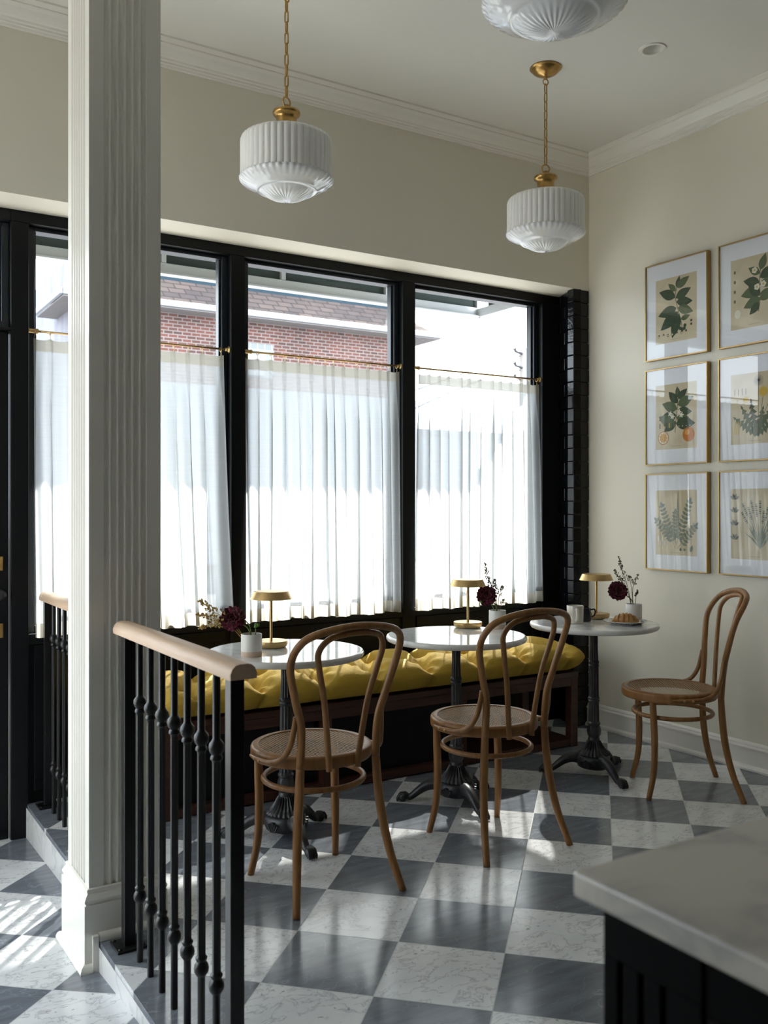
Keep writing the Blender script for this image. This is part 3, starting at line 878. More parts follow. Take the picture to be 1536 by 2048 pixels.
dup_tree(pend, (-.977, -.722, CEIL), radians(-12), 'ribbed opal glass pendant lamp by the wall corner with brass canopy in view')
dup_tree(pend, (-2.262, -2.187, CEIL), radians(8), 'ribbed opal glass pendant lamp of which only the glass bowl shows')

t = thing('ceiling_light', 'small round recessed downlight in the ceiling', 'downlight', (-.70, -1.10, CEIL))
mb = MB(); mb.lathe([(.042, .004), (.0425, -.004), (.045, -.006), (.056, -.005), (.058, 0)], 40); mb.build('trim_ring', M_TRIM, t, auto=40)
mb = MB(); mb.lathe([(.0425, -.002), (.040, .03), (.036, .075), (.030, .085), (0, .088)], 40); mb.build('baffle', M_SOCKET, t, smooth=True)

# ================================================================== curtains and rods
def curtain_rod(x0, x1, label, e0, e1):
    root = thing('curtain_rod', label, 'curtain rod', (0, 0, 0), 0, 'brass cafe curtain rods')
    y, z = .228, 1.998
    mb = MB(); mb.tube([(x0+.004, y, z), (x1-.004, y, z)], .0048, 12); mb.build('rod', M_BRASS2, root, smooth=True)
    for x, s, big in ((x0, 1, e0), (x1, -1, e1)):
        mb = MB()
        if big: mb.tube([(x+s*.0005, y, z), (x+s*.004, y, z), (x+s*.006, y, z), (x+s*.012, y, z), (x+s*.020, y, z)], [.017, .017, .012, .008, .0075], 20)
        else: mb.tube([(x+s*.0005, y, z), (x+s*.003, y, z), (x+s*.004, y, z), (x+s*.034, y, z), (x+s*.036, y, z), (x+s*.042, y, z)], [.012, .012, .0095, .0095, .011, .0105], 20)
        mb.build('socket', M_BRASS2, root, smooth=True)
def curtain(x0, x1, n, seed, label, flare0, flare1, top0=0.0):
    rnd = random.Random(seed)
    root = thing('cafe_curtain', label, 'curtain', (0, 0, 0), 0, 'sheer cafe curtains')
    W = x1 - x0
    cuts = [0.0]
    for k in range(n): cuts.append(cuts[-1] + rnd.uniform(.72, 1.28))
    cuts = [c/cuts[-1] for c in cuts]
    amps = [rnd.uniform(.6, 1.15) for _ in range(n+1)]
    drift = [rnd.uniform(-.5, .5) for _ in range(n+1)]
    NU, zt, zb = n*26, 1.968, .702
    zs = [zt, zt-.0275, zt-.054, zt-.056] + [zt - .056 - (zt-.056-zb-.062)*((k+1)/34)**1.0 for k in range(34)] + [zb+.060, zb+.030, zb]
    V = []; Fc = []; mi = []
    def fold(u):
        for k in range(n):
            if u <= cuts[k+1] + 1e-9: return k, (u-cuts[k])/(cuts[k+1]-cuts[k])
        return n-1, 1.0
    for j, z in enumerate(zs):
        v = (zt - z)/(zt - zb)
        open_ = min(1.0, max(0.0, (zt - .05 - z)/.30)); open_ = open_*open_*(3-2*open_)
        xa = x0 + top0*(1-v)**2.0 + flare0*v**1.6; xb = x1 + flare1*v**1.6
        for i in range(NU+1):
            u = i/NU; k, f = fold(u)
            A = (.022 - .011*v)*(amps[k]*(1-f) + amps[k+1]*f)
            # pinch pleat at the fold ends, soft S folds below
            pin = exp(-(min(f, 1-f)/.10)**2)
            ytop = .002 - .014*pin
            ph = 2*pi*f
            ybot = -A*cos(ph) + .006*sin(2*ph + drift[k]*5)
            yy = ytop*(1-open_) + ybot*open_*(.75+.5*v) + .010*v*sin(u*9+seed)*open_
            sx = (-.0140*(1-.35*v)*sin(ph)*(.45+.55*min(1, amps[k])) + .010*drift[k]*v*4*v)*open_ + (.004*sin(2*ph)*pin)*(1-open_)
            x = xa + (xb-xa)*u + sx
            if i in (0, NU): x = (xa if i == 0 else xb)
            zz = z + (.004*sin(u*31+seed)*v if j >= len(zs)-3 else 0) - (.005*sin(pi*f) if j == 0 else 0)*1.0
            V.append((x, .234 + yy - .052*v, zz))
    n1 = NU+1
    for j in range(len(zs)-1):
        m_ = 1 if j < 2 else (2 if j >= len(zs)-3 else 0)
        for i in range(NU):
            Fc.append((j*n1+i, j*n1+i+1, (j+1)*n1+i+1, (j+1)*n1+i)); mi.append(m_)
    for part, m_, mt in (('sheer_panel', 0, M_SHEER), ('header_band', 1, M_SHEER2), ('hem_band', 2, M_SHEER2)):
        mb = MB(); mb.v = list(V); mb.f = [f for f, q in zip(Fc, mi) if q == m_]; mb.m = [0]*len(mb.f)
        o = mb.build(part, mt, root, smooth=True)
        bm = bmesh.new(); bm.from_mesh(o.data)
        bmesh.ops.delete(bm, geom=[q for q in bm.verts if not q.link_faces], context='VERTS'); bm.to_mesh(o.data); bm.free()
    first = None
    for k in range(n+1):
        x = x0 + top0 + (x1-x0-top0)*min(max(cuts[k], .012), .985)
        if first is None:
            mb = MB(); mb.tube([(0, .009*cos(2*pi*i/18), .009*sin(2*pi*i/18)) for i in range(18)], .0016, 6, closed=True)
            mb.tube([(0, 0, -.009), (.001, -.003, -.020), (0, 0, -.034)], .0013, 5)
            first = mb.build('curtain_ring', M_BRASS2, root, smooth=True, loc=(x, .228, 1.9935))
        else:
            c = first.copy(); COL.objects.link(c); c.parent = root; c.location = (x, .228, 1.9935)
    return root
curtain_rod(MULL[0][1], MULL[1][0], 'thin brass curtain rod passing behind the fluted column', False, True)
curtain_rod(MULL[1][1], MULL[2][0], 'thin brass curtain rod across the middle window', False, True)
curtain_rod(MULL[2][1], MULL[3][0], 'thin brass curtain rod ending at the brick pier', False, True)
curtain(MULL[0][1]+.022, MULL[1][0]-.03, 11, 3, 'sheer white cafe curtain passing behind the fluted column', 0.0, .022)
curtain(MULL[1][1]+.006, MULL[2][0]-.012, 13, 5, 'sheer white cafe curtain over the middle window', -.018, -.026)
curtain(MULL[2][1]+.006, MULL[3][0]-.012, 12, 9, 'sheer white cafe curtain beside the black brick pier', -.014, -.026, .030)

# ================================================================== framed prints
M_FRAME = mat('gold_frame', (.42, .28, .11), .33, .9)
M_MAT = mat('white_mat_board', (.80, .81, .84), .8)
M_PAPER = mat('aged_paper', (.60, .52, .35), .85)
_v = coords(M_PAPER); link(M_PAPER, ramp(M_PAPER, noisef(M_PAPER, _v, 9, 5), [(.3, (.55,.46,.30)), (.7, (.66,.58,.41))]), nt(M_PAPER)[2].inputs['Base Color'])
M_LEAF = mat('printed_dark_leaf', (.035, .060, .026), .8)
M_LEAF2 = mat('printed_mid_leaf', (.085, .115, .050), .8)
M_LEAFG = mat('printed_grey_leaf', (.20, .23, .17), .8)
M_STEM = mat('printed_stem', (.16, .12, .06), .8)
M_ORANGE = mat('printed_orange', (.52, .17, .025), .8)
M_ORANGE2 = mat('printed_orange_flesh', (.66, .36, .10), .8)
M_YELLOW = mat('printed_yellow', (.60, .40, .06), .8)
M_WHITEP = mat('printed_blossom', (.72, .68, .55), .8)
M_INK = mat('printed_ink', (.07, .055, .04), .8)
PM = [M_PAPER, M_LEAF, M_LEAF2, M_LEAFG, M_STEM, M_ORANGE, M_ORANGE2, M_YELLOW, M_WHITEP, M_INK]
class Art:
    def __init__(s, x, yc, zc):
        s.mb = MB(); s.x = x; s.yc = yc; s.zc = zc; s.k = 0
        s.poly([(-.132, -.168), (.132, -.168), (.132, .168), (-.132, .168)], 0)
    def poly(s, pts, mi):
        s.k += 1
        x = s.x - s.k*.000012
        if s.k > 1: pts = [(u*1.04, v*1.04 + .004) for u, v in pts]
        b = [(x, s.yc - u, s.zc + v) for u, v in pts]
        s.mb.add(b, [tuple(range(len(b)))], mi)
    def leaf(s, u, v, ang, L, w, mi, rib=True, n=8):
        if rib: L *= 1.18; w *= 1.2
        c, sn = cos(ang), sin(ang)
        top = [(L*t, w*sin(pi*t**.8)) for t in [i/n for i in range(n+1)]]
        pts = top + [(a, -b) for a, b in reversed(top[1:-1])]
        s.poly([(u + a*c - b*sn, v + a*sn + b*c) for a, b in pts], mi)
        if rib: s.line([(u, v), (u + L*.92*c, v + L*.92*sn)], .0006, 2 if mi == 1 else 4)
    def line(s, pts, w, mi):
        for (a, b), (c, d) in zip(pts, pts[1:]):
            L = hypot(c-a, d-b) or 1; nx, ny = -(d-b)/L*w, (c-a)/L*w
            s.poly([(a+nx, b+ny), (c+nx, d+ny), (c-nx, d-ny), (a-nx, b-ny)], mi)
    def disc(s, u, v, r, mi, ry=None, n=16):
        ry = ry or r
        s.poly([(u + r*cos(2*pi*i/n), v + ry*sin(2*pi*i/n)) for i in range(n)], mi)
def art_coffee(a, R):
    st = [(.045, -.125), (.030, -.060), (.010, .0), (-.005, .06), (.005, .10)]
    a.line(st, .0020, 4)
    for u, v, g, L in ((.005,.10,1.25,.05),(.005,.10,.5,.075),(0,.085,2.4,.055),(-.002,.055,2.75,.095),(-.002,.05,.35,.085),(.003,.03,-.12,.085),(.004,.0,3.35,.10),(.012,.0,-.35,.085),(.015,-.02,3.75,.115),(.02,-.03,4.35,.105),(.03,-.06,.2,.05)):
        a.leaf(u, v, g, L, L*.23, 1 if R.random() < .7 else 2)
    for u, v in ((.028,-.105),(.040,-.112),(.052,-.108),(.056,-.094)): a.disc(u, v, .009, 1)
    for k in range(7): a.disc(-.105+.028*k, -.128+.006*R.random(), .006, 4 if k % 2 else 9, .008); a.disc(-.105+.028*k, -.128, .004, 0)
    for u in (.094,.094): a.disc(u, -.075-.02*R.random(), .006, 9)
def art_tea(a, R):
    a.line([(.02,-.10),(.03,-.04),(.025,.03),(.03,.09)], .002, 4)
    for u, v, g, L in ((.03,.085,1.2,.065),(.028,.07,2.6,.06),(.028,.05,.5,.075),(.026,.03,2.9,.075),(.027,.02,.1,.07),(.026,0,3.3,.085),(.028,-.02,-.2,.08),(.028,-.03,2.4,.07),(.03,-.04,3.5,.08),(.028,-.05,.5,.07),(.025,-.06,3.9,.06)):
        a.leaf(u, v, g, L, L*.26, 1 if R.random() < .6 else 2)
    for u, v in ((0,.09),(.045,.02),(.012,.012)):
        for q in range(5): a.disc(u+.008*cos(q*1.257), v+.008*sin(q*1.257), .007, 8)
        a.disc(u, v, .005, 7)
    for q in range(4): a.disc(-.105, .10-.045*q, .006, 4, .008)
    a.disc(-.09, -.095, .016, 8, .020); a.disc(.095, -.10, .017, 9); a.disc(.088, -.095, .010, 4)
def art_orange(a, R):
    a.line([(-.005,-.085),(.0,-.03),(.01,.04),(.015,.09)], .002, 4)
    for u, v, g, L in ((.015,.085,1.7,.05),(.015,.08,.7,.06),(.01,.06,2.3,.07),(.012,.05,.35,.085),(.008,.03,2.8,.085),(.01,.02,-.1,.075),(.004,.0,3.3,.095),(.004,-.01,-.35,.09),(.0,-.03,3.7,.075),(0,-.04,-.05,.10),(-.002,-.05,2.7,.10)):
        a.leaf(u, v, g, L, L*.26, 1 if R.random() < .6 else 2)
    for u, v in ((-.035,.01),(.02,.015),(.035,.0),(-.02,-.005)):
        for q in range(5): a.leaf(u, v, q*1.257, .016, .004, 8, False)
    a.disc(-.078, -.108, .034, 5, n=28); a.disc(-.078, -.108, .030, 8, n=28)
    for q in range(9): a.leaf(-.078, -.108, q*2*pi/9, .028, .0085, 6, False)
    a.disc(.078, -.098, .036, 5, n=28); a.disc(.070, -.088, .014, 6, n=20); a.disc(.078, -.066, .004, 1)
    for k in range(5): a.line([(-.10+.02*k, -.06), (-.10+.02*k, -.035)], .003, 7 if k % 2 else 9)
    for k in range(4): a.disc(.02+.022*k, -.055, .005, 9); a.disc(.02+.022*k, -.055, .003, 0)
def art_dandelion(a, R):
    for g in (.6, 1.0, 1.3, 1.75, 2.1, 2.5):
        L = .17*R.uniform(.8, 1.05); c, s_ = cos(g), sin(g); pts = []
        for t in range(15):
            w = .019*sin(pi*min(1, t/14*.9+.08))*(1.3 if t % 2 else .28); pts.append((L*(t - (.5 if t % 2 else 0))/14, w))
        pts += [(p, -q) for p, q in reversed(pts[1:-1])]
        a.poly([(.01 + p*c - q*s_, -.13 + p*s_ + q*c) for p, q in pts], 2 if R.random() < .6 else 1)
    for (u, v) in ((-.03, .0), (.045, .06), (.08, .03), (.02, .11)): a.line([(.01, -.12), ((u+.01)/2+.005, -.03), (u, v)], .0013, 4)
    for q in range(40): a.line([(.02, .12), (.02+.026*cos(q*.157), .12+.026*sin(q*.157))], .0004, 9)
    for (u, v, r) in ((.045, .075, .026), (-.045, .045, .017), (.090, .10, .024)):
        for q in range(16): a.leaf(u, v-.008, q*2*pi/16, r, r*.22, 7, False)
    for k in range(3): a.line([(-.11+.012*k, -.12), (-.10+.014*k, -.06)], .0022, 7)
    for k in range(4): a.line([(-.105+.02*k, .06), (-.105+.02*k, .09)], .0012, 9)
def art_pinnate(a, R):
    for (u0, v0, g, n, L) in ((-.005,-.13,1.95,11,.22),(.0,-.12,1.2,11,.23),(.01,-.13,.80,8,.15),(-.005,-.10,2.4,8,.15),(.0,-.11,1.58,9,.15)):
        c, s_ = cos(g), sin(g)
        a.line([(u0, v0), (u0+L*c, v0+L*s_)], .0009, 4)
        for k in range(2, n+1):
            t = k/n
            for sg in (-1, 1): a.leaf(u0+L*t*c, v0+L*t*s_, g+sg*1.15, .032*(1.2-.5*t), .0075, 3, False)
        a.leaf(u0+L*c, v0+L*s_, g, .03, .008, 3, False)
    for q in range(34):
        v = -.02 + .0046*q; w = .014*(1-q/36)
        for sg in (-1, 1): a.leaf(.012, v, pi/2 - sg*.9, w, .0028, 3 if q % 3 else 4, False)
    for k in range(4): a.disc(-.108+.013*k, -.085-.02*(k % 2), .005, 8, .016)
    a.disc(.03, -.135, .006, 9, .008); a.disc(.055, -.135, .007, 3); a.leaf(.09, -.145, 1.2, .03, .008, 3)
def art_lavender(a, R):
    for k in range(11):
        g = 1.05 + k*.105; L = .235*R.uniform(.72, 1.0); c, s_ = cos(g), sin(g)
        u1, v1 = .03 + L*c, -.115 + L*s_
        a.line([(.03, -.115), (.03 + L*.5*c*.8, -.115 + L*.5*s_), (u1, v1)], .0008, 3)
        for q in range(7):
            for sg in (-1, 1): a.leaf(u1 - .009*q*c, v1 - .009*q*s_, g + sg*.9, .008, .003, 9 if q % 2 else 3, False)
    for k in range(26):
        g = R.uniform(.7, 2.4); r0 = R.uniform(.0, .06)
        a.leaf(.03 + r0*cos(g), -.115 + r0*sin(g), g + R.uniform(-.4, .4), R.uniform(.05, .10), .0022, 3, False)
    for v in (.11, .05, -.01, -.075):
        for q in range(4): a.leaf(-.105, v, .5+q*.7, .028, .006, 3 if q % 2 else 9, False)
    for q in range(3): a.disc(.08+.012*q, -.06-.02*q, .006, 4, .010)
def framed_print(fn, y0, ztop, label, seed):
    W, H, T = .400, .504, .030
    root = thing('framed_print', label, 'framed print', (-.0005, y0-W/2, ztop-H/2), 0, 'framed botanical prints')
    w2, h2, b = W/2, H/2, .0058
    mb = MB()
    mb.box(-T, 0, -w2, -w2+b, -h2, h2); mb.box(-T, 0, w2-b, w2, -h2, h2)
    mb.box(-T, 0, -w2+b, w2-b, -h2, -h2+b); mb.box(-T, 0, -w2+b, w2-b, h2-b, h2)
    mb.build('frame', M_FRAME, root, bevel=.001)
    mb = MB(); mb.box(-.022, -.014, -w2+b, w2-b, -h2+b, h2-b); mb.build('mat_board', M_MAT, root)
    a = Art(-.0221, 0, -.004); fn(a, random.Random(seed))
    for q in range(9): a.line([(-.03+.007*q, -.152), (-.026+.007*q, -.1515)], .0008, 4)
    a.mb.build('print', PM, root)
    mb = MB(); mb.add([(-.0255, -w2+b, -h2+b), (-.0255, w2-b, -h2+b), (-.0255, w2-b, h2-b), (-.0255, -w2+b, h2-b)], [(0, 1, 2, 3)]); mb.build('glass', M_PGLASS, root)
PY = (-.4465, -.9125); PZ = (2.527, 1.975, 1.426)
framed_print(art_coffee, PY[0], PZ[0], 'framed print of a dark leafy branch with berries, top row beside the corner', 1)
framed_print(art_tea, PY[1], PZ[0], 'framed print of a leafy sprig with white flowers, top row at the photo edge', 2)
framed_print(art_orange, PY[0], PZ[1], 'framed print of an orange branch with whole and halved fruit', 3)
framed_print(art_dandelion, PY[1], PZ[1], 'framed print of yellow flowers with jagged leaves, middle row', 4)
framed_print(art_pinnate, PY[0], PZ[2], 'framed pale grey print of feathery leaves, bottom row beside the corner', 5)
framed_print(art_lavender, PY[1], PZ[2], 'framed pale grey print of thin stems with flower spikes, bottom row', 6)

# ================================================================== table lamps
def make_lamp():
    root = thing('table_lamp', 'brass table lamp on the bistro table beside the railing', 'table lamp', (-2.297, -.632, TT), 0, 'brass table lamps')
    mb = MB(); mb.lathe([(0, 0), (.050, 0), (.058, .003), (.064, .013), (.064, .024), (.062, .026), (.058, .026), (.02, .026), (0, .026)], 56); mb.build('base', M_BRASS2, root, auto=35)
    mb = MB(); mb.lathe([(.0055, .026), (.0055, .190)], 20); mb.build('stem', M_BRASS2, root, smooth=True)
    mb = MB(); mb.lathe([(0, .216), (.055, .216), (.0655, .216), (.0672, .2152), (.068, .2140), (.0805, .187), (.081, .186), (.0795, .186), (.067, .212), (0, .2125)], 64); mb.build('lamp_shade', M_BRASS2, root, auto=35)
    mb = MB(); mb.lathe([(.0, .189), (.024, .189), (.026, .200), (.0, .212)], 24); o = mb.build('diffuser', M_CERAMIC, root, auto=35)
    return root
lamp = make_lamp()
dup_tree(lamp, (-1.300, -.567, TT), 0, 'brass table lamp on the middle bistro table')
dup_tree(lamp, (-.566, -.627, TT), 0, 'brass table lamp on the table beside the wall')

# ================================================================== vases and flowers
def make_vase():
    root = thing('vase', 'white ceramic vase with bare clay base beside the railing', 'vase', (-2.449, -.791, TT), 0, 'small white vases')
    mb = MB()
    mb.lathe([(.0378, .0195), (.038, .05), (.0375, .0790), (.0365, .081), (.0345, .080), (.034, .05), (.033, .008), (0, .006)], 40); mb.build('body', M_CERAMIC, root, auto=50)
    mb = MB(); mb.lathe([(0, 0), (.0365, 0), (.0378, .002), (.0378, .0194)], 40); o = mb.build('clay_base', M_CLAY, root, auto=50); o['label'] = 'unglazed beige clay band'
    return root
vase = make_vase()
dup_tree(vase, (-1.210, -.665, TT), 0, 'white ceramic vase with bare clay base on the middle table')
dup_tree(vase, (-.487, -.793, TT), 0, 'white ceramic vase with bare clay base behind the croissant')

M_DAHLIA = mat('burgundy_petal', (.085, .004, .016), .55, sheen=.2)
M_DAHLIAL = mat('bright_burgundy_petal', (.16, .006, .03), .55, sheen=.2)
M_GREENST = mat('green_stem', (.13, .17, .05), .6)
M_GREENLF = mat('green_leaf', (.10, .22, .03), .55)
M_DRY = mat('dry_golden_sprig', (.40, .27, .085), .8)
M_DRYB = mat('dry_brown_sprig', (.13, .10, .055), .8)
def dahlia(base, head, label, seed, R=.047, face=(-.5, -.75, .35)):
    rnd = random.Random(seed)
    root = thing('dahlia', label, 'flower', base, 0, 'burgundy dahlias')
    h = Vector(head) - Vector(base); n = Vector(face).normalized()
    p = catmull([(0, 0, -.05), (h.x*.15, h.y*.15, h.z*.35), tuple(h - n*.022)], 6)
    mb = MB(); mb.tube(p, .0024, 8); mb.build('stem', M_GREENST, root, smooth=True)
    u = n.orthogonal().normalized(); w = n.cross(u)
    mb = MB()
    for L, (cnt, elev, ln, wd) in enumerate(((16, -.35, 1.0, .0100), (16, -.02, 1.0, .0100), (15, .30, .94, .0095), (13, .60, .82, .0085), (11, .92, .68, .0075), (8, 1.2, .50, .006), (5, 1.45, .36, .005))):
        for k in range(cnt):
            a = 2*pi*(k + (L % 2)*.5)/cnt + rnd.uniform(-.1, .1); e = elev + rnd.uniform(-.1, .1)
            d = (u*cos(a) + w*sin(a))*cos(e) + n*sin(e)
            s_ = (u*-sin(a) + w*cos(a)); up = d.cross(s_)*-1
            l_ = R*ln*rnd.uniform(.92, 1.06); c = h - n*.006
            pts = []
            for t, wf, lift in ((.15, .35, 0), (.5, .95, .10), (.8, 1.0, .12), (.95, .55, .06), (1.0, .08, 0)):
                for sg in (-1, 0, 1): pts.append(c + d*l_*t + s_*wd*wf*sg + up*l_*(lift*(1 if sg == 0 else 1.9)-.1))
            f = []
            for r in range(4):
                for q in range(2): f.append((r*3+q, r*3+q+1, r*3+q+4, r*3+q+3))
            mb.add([tuple(q) for q in pts], f, 1 if rnd.random() < .3 else 0)
    mb.build('bloom', [M_DAHLIA, M_DAHLIAL], root, smooth=True)
def sprig(base, pts, label, seed, m, size=.007, dens=26, spread=.016, start=.45, branches=0, grp='dried sprigs', name='dried_sprig'):
    rnd = random.Random(seed)
    root = thing(name, label, 'dried flower', base, 0, grp)
    B = Vector(base)
    P = [Vector((0, 0, -.055))] + [Vector(p) - B for p in pts]
    path = catmull(P, 8)
    mb = MB(); mb.tube(path, lerp_list([.0015, .0012, .0006], len(path)), 6)
    seeds = MB()
    N = len(path)
    def bud(c, d, s_):
        d = d.normalized()
        seeds.tube([c, c + d*s_*.35, c + d*s_*.75, c + d*s_], [s_*.12, s_*.38, s_*.32, s_*.05], 6)
    for k in range(dens):
        t = start + (1-start)*rnd.random(); i = min(N-2, int(t*(N-1))); c = path[i].lerp(path[i+1], rnd.random()); T = (path[i+1]-path[i]).normalized()
        o_ = Vector((rnd.uniform(-1, 1), rnd.uniform(-1, 1), rnd.uniform(-1, 1))); o_ = (o_ - T*o_.dot(T)).normalized()
        w = spread*(1.25 - (t-start)/(1-start))*rnd.uniform(.4, 1)
        e = c + o_*w + T*w*.9
        mb.tube([c, e], .0004, 4, cap=False)
        bud(e, (o_*.5 + T), size*rnd.uniform(.7, 1.2))
    bud(path[-1], path[-1]-path[-2], size)
    mb.build('stem', m, root, smooth=True); seeds.build('seed_heads', m, root, smooth=True)
def greenstem(base, pts, label, seed):
    root = thing('green_bud_stem', label, 'flower bud', base, 0)
    B = Vector(base); path = catmull([Vector((0, 0, -.05))] + [Vector(p)-B for p in pts], 7)
    mb = MB(); mb.tube(path, lerp_list([.0022, .0018], len(path)), 7); mb.build('stem', M_GREENST, root, smooth=True)
    e = path[-1]; mb = MB(); mb.tube([e, e+Vector((-.003, 0, -.004)), e+Vector((-.006, -.002, -.010)), e+Vector((-.006, -.003, -.014))], [.003, .0065, .0065, .002], 10)
    for q in range(4):
        a = q*1.57; mb.tube([e, e+Vector((.008*cos(a), .008*sin(a), .001)), e+Vector((.011*cos(a), .011*sin(a), -.008))], [.002, .003, .0008], 6)
    mb.build('bud', M_GREENLF, root, smooth=True)
V1 = (-2.449, -.791, TT+.075)
dahlia(V1, (-2.510, -.757, .849), 'burgundy dahlia leaning out of the vase beside the railing', 1)
sprig(V1, [(-2.50, -.76, .825), (-2.565, -.716, .872), (-2.604, -.694, .909)], 'tallest dry golden grass sprig behind the dahlia beside the railing', 11, M_DRY, .0095, 60, .020, .42)
sprig(V1, [(-2.50, -.755, .815), (-2.56, -.718, .846), (-2.610, -.688, .862)], 'dry golden grass sprig level with the dahlia beside the railing', 12, M_DRY, .009, 40, .015, .45)
sprig(V1, [(-2.51, -.75, .815), (-2.56, -.715, .825), (-2.606, -.692, .812)], 'dry golden grass sprig drooping lowest from the vase beside the railing', 13, M_DRY, .009, 46, .014, .42)
greenstem(V1, [(-2.452, -.789, .808), (-2.464, -.781, .835), (-2.484, -.769, .848)], 'curved green stem with bud in the vase beside the railing', 1)
greenstem((-2.436, -.799, TT+.075), [(-2.436, -.799, .805), (-2.432, -.801, .826)], 'short upright green stem in the vase beside the railing', 2)
V2 = (-1.210, -.665, TT+.075)
dahlia(V2, (-1.254, -.645, .860), 'burgundy dahlia beside the lamp on the middle table', 2, face=(-.45, -.8, .3))
sprig(V2, [(-1.222, -.658, .86), (-1.243, -.646, .930), (-1.259, -.636, .998)], 'tall brown dried sprig on the middle table', 21, M_DRYB, .0072, 70, .014, .38)
sprig(V2, [(-1.212, -.662, .86), (-1.216, -.660, .895), (-1.219, -.658, .926)], 'mid height brown dried sprig behind the middle dahlia', 22, M_DRYB, .007, 36, .013, .35)
sprig(V2, [(-1.205, -.668, .84), (-1.200, -.671, .868), (-1.192, -.676, .897)], 'short brown dried sprig leaning away from the lamp on the middle table', 23, M_DRYB, .0075, 26, .012, .35)
sprig(V2, [(-1.200, -.671, .80), (-1.193, -.676, .822), (-1.187, -.680, .836)], 'stubby brown dried sprig low at the rim of the middle vase', 24, M_DRYB, .008, 14, .008, .4)
greenstem(V2, [(-1.228, -.656, .805), (-1.250, -.642, .832), (-1.268, -.630, .838)], 'green stem with leafy bud under the middle dahlia', 3)
V3 = (-.487, -.793, TT+.075)
dahlia(V3, (-.552, -.757, .856), 'dark burgundy dahlia on the table beside the wall', 3, face=(-.5, -.75, .25))
sprig(V3, [(-.512, -.778, .87), (-.532, -.766, .940), (-.549, -.755, 1.012)], 'tallest dried sprig on the table beside the wall', 31, M_DRYB, .0075, 56, .013, .40)
sprig(V3, [(-.515, -.776, .86), (-.545, -.758, .910), (-.563, -.746, .950)], 'dried sprig leaning towards the lamp near the wall', 32, M_DRYB, .0075, 32, .012, .45)
sprig(V3, [(-.492, -.790, .85), (-.484, -.795, .893), (-.470, -.803, .928)], 'thin dried sprig leaning towards the framed prints', 33, M_DRYB, .007, 26, .010, .50)
sprig(V3, [(-.480, -.798, .81), (-.478, -.799, .832), (-.474, -.801, .852)], 'shortest dried sprig at the rim of the vase near the wall', 34, M_DRYB, .009, 12, .006, .45)
sprig(V3, [(-.496, -.788, .86), (-.502, -.784, .900), (-.505, -.782, .920)], 'slender dried sprig in the centre of the vase near the wall', 35, M_DRYB, .0068, 22, .012, .5)

# ================================================================== mug, creamer, plate, croissant
t = thing('mug', 'cream faceted mug with handle facing the chair', 'mug', (-.790, -.716, TT), radians(-122))
mb = MB(); mb.lathe([(0, 0), (.034, 0), (.0375, .004), (.0385, .04), (.039, .080), (.038, .0835), (.0355, .082), (.0345, .04), (.033, .008), (0, .007)], 14); mb.build('body', M_CREAMCER, t, auto=60, bevel=.001)
mb = MB(); p = catmull([(.036, 0, .070), (.054, 0, .068), (.060, 0, .048), (.055, 0, .024), (.036, 0, .014)], 7); mb.tube(p, .006, 8, flat=(1, 1.5)); mb.build('handle', M_CREAMCER, t, smooth=True)
t = thing('creamer', 'small dark glazed creamer jug behind the cream mug', 'jug', (-.700, -.690, TT), radians(-32))
mb = MB(); mb.lathe([(0, 0), (.022, 0), (.026, .004), (.030, .020), (.029, .038), (.025, .052), (.0265, .064), (.0250, .065), (.0235, .052), (.027, .036), (.0, .030)], 28); mb.build('body', M_DARKCER, t, smooth=True)
mb = MB(); p = catmull([(.026, 0, .056), (.042, 0, .058), (.046, 0, .044), (.040, 0, .028), (.028, 0, .022)], 7); mb.tube(p, .0040, 8); mb.build('handle', M_DARKCER, t, smooth=True)
mb = MB(); mb.add([(-.024, -.010, .062), (-.024, .010, .062), (-.037, 0, .069), (-.022, 0, .048)], [(0, 1, 2), (0, 2, 3), (1, 3, 2)]); mb.build('spout', M_DARKCER, t, smooth=True)
def plate_mat():
    m = mat('patterned_plate', (.70, .69, .66), .2)
    tcn = node(m, 'ShaderNodeTexCoord'); sp = node(m, 'ShaderNodeSeparateXYZ'); link(m, tcn.outputs['Object'], sp.inputs[0])
    r = math_(m, 'SQRT', math_(m, 'ADD', math_(m, 'POWER', sp.outputs[0], 2.0), math_(m, 'POWER', sp.outputs[1], 2.0)))
    rim = math_(m, 'MULTIPLY', math_(m, 'GREATER_THAN', r, .068), math_(m, 'LESS_THAN', r, .097))
    vo = node(m, 'ShaderNodeTexVoronoi'); vo.feature = 'DISTANCE_TO_EDGE'; vo.inputs['Scale'].default_value = 95; link(m, tcn.outputs['Object'], vo.inputs['Vector'])
    pat = math_(m, 'MULTIPLY', rim, math_(m, 'GREATER_THAN', vo.outputs['Distance'], .10))
    link(m, mixc(m, pat, (.70,.69,.66), (.05,.06,.07)), nt(m)[2].inputs['Base Color'])
    return m
t = tag(MB().lathe([(0, .004), (.052, .004), (.064, .007), (.080, .014), (.100, .018), (.1005, .0165), (.080, .010), (.066, .002), (.060, 0), (0, 0)], 64).build('plate', plate_mat(), smooth=True, loc=(-.610, -.858, TT)),
        'white plate with dark patterned rim under the croissant', 'plate')
M_CROIS = mat('baked_pastry', (.42, .19, .055), .45)
_v = coords(M_CROIS); link(M_CROIS, ramp(M_CROIS, noisef(M_CROIS, _v, 34, 4), [(.3, (.30,.11,.028)), (.55, (.50,.25,.08)), (.75, (.64,.40,.17))]), nt(M_CROIS)[2].inputs['Base Color'])
_v = coords(M_CROIS); bump(M_CROIS, noisef(M_CROIS, _v, 120, 3), .3, .002)
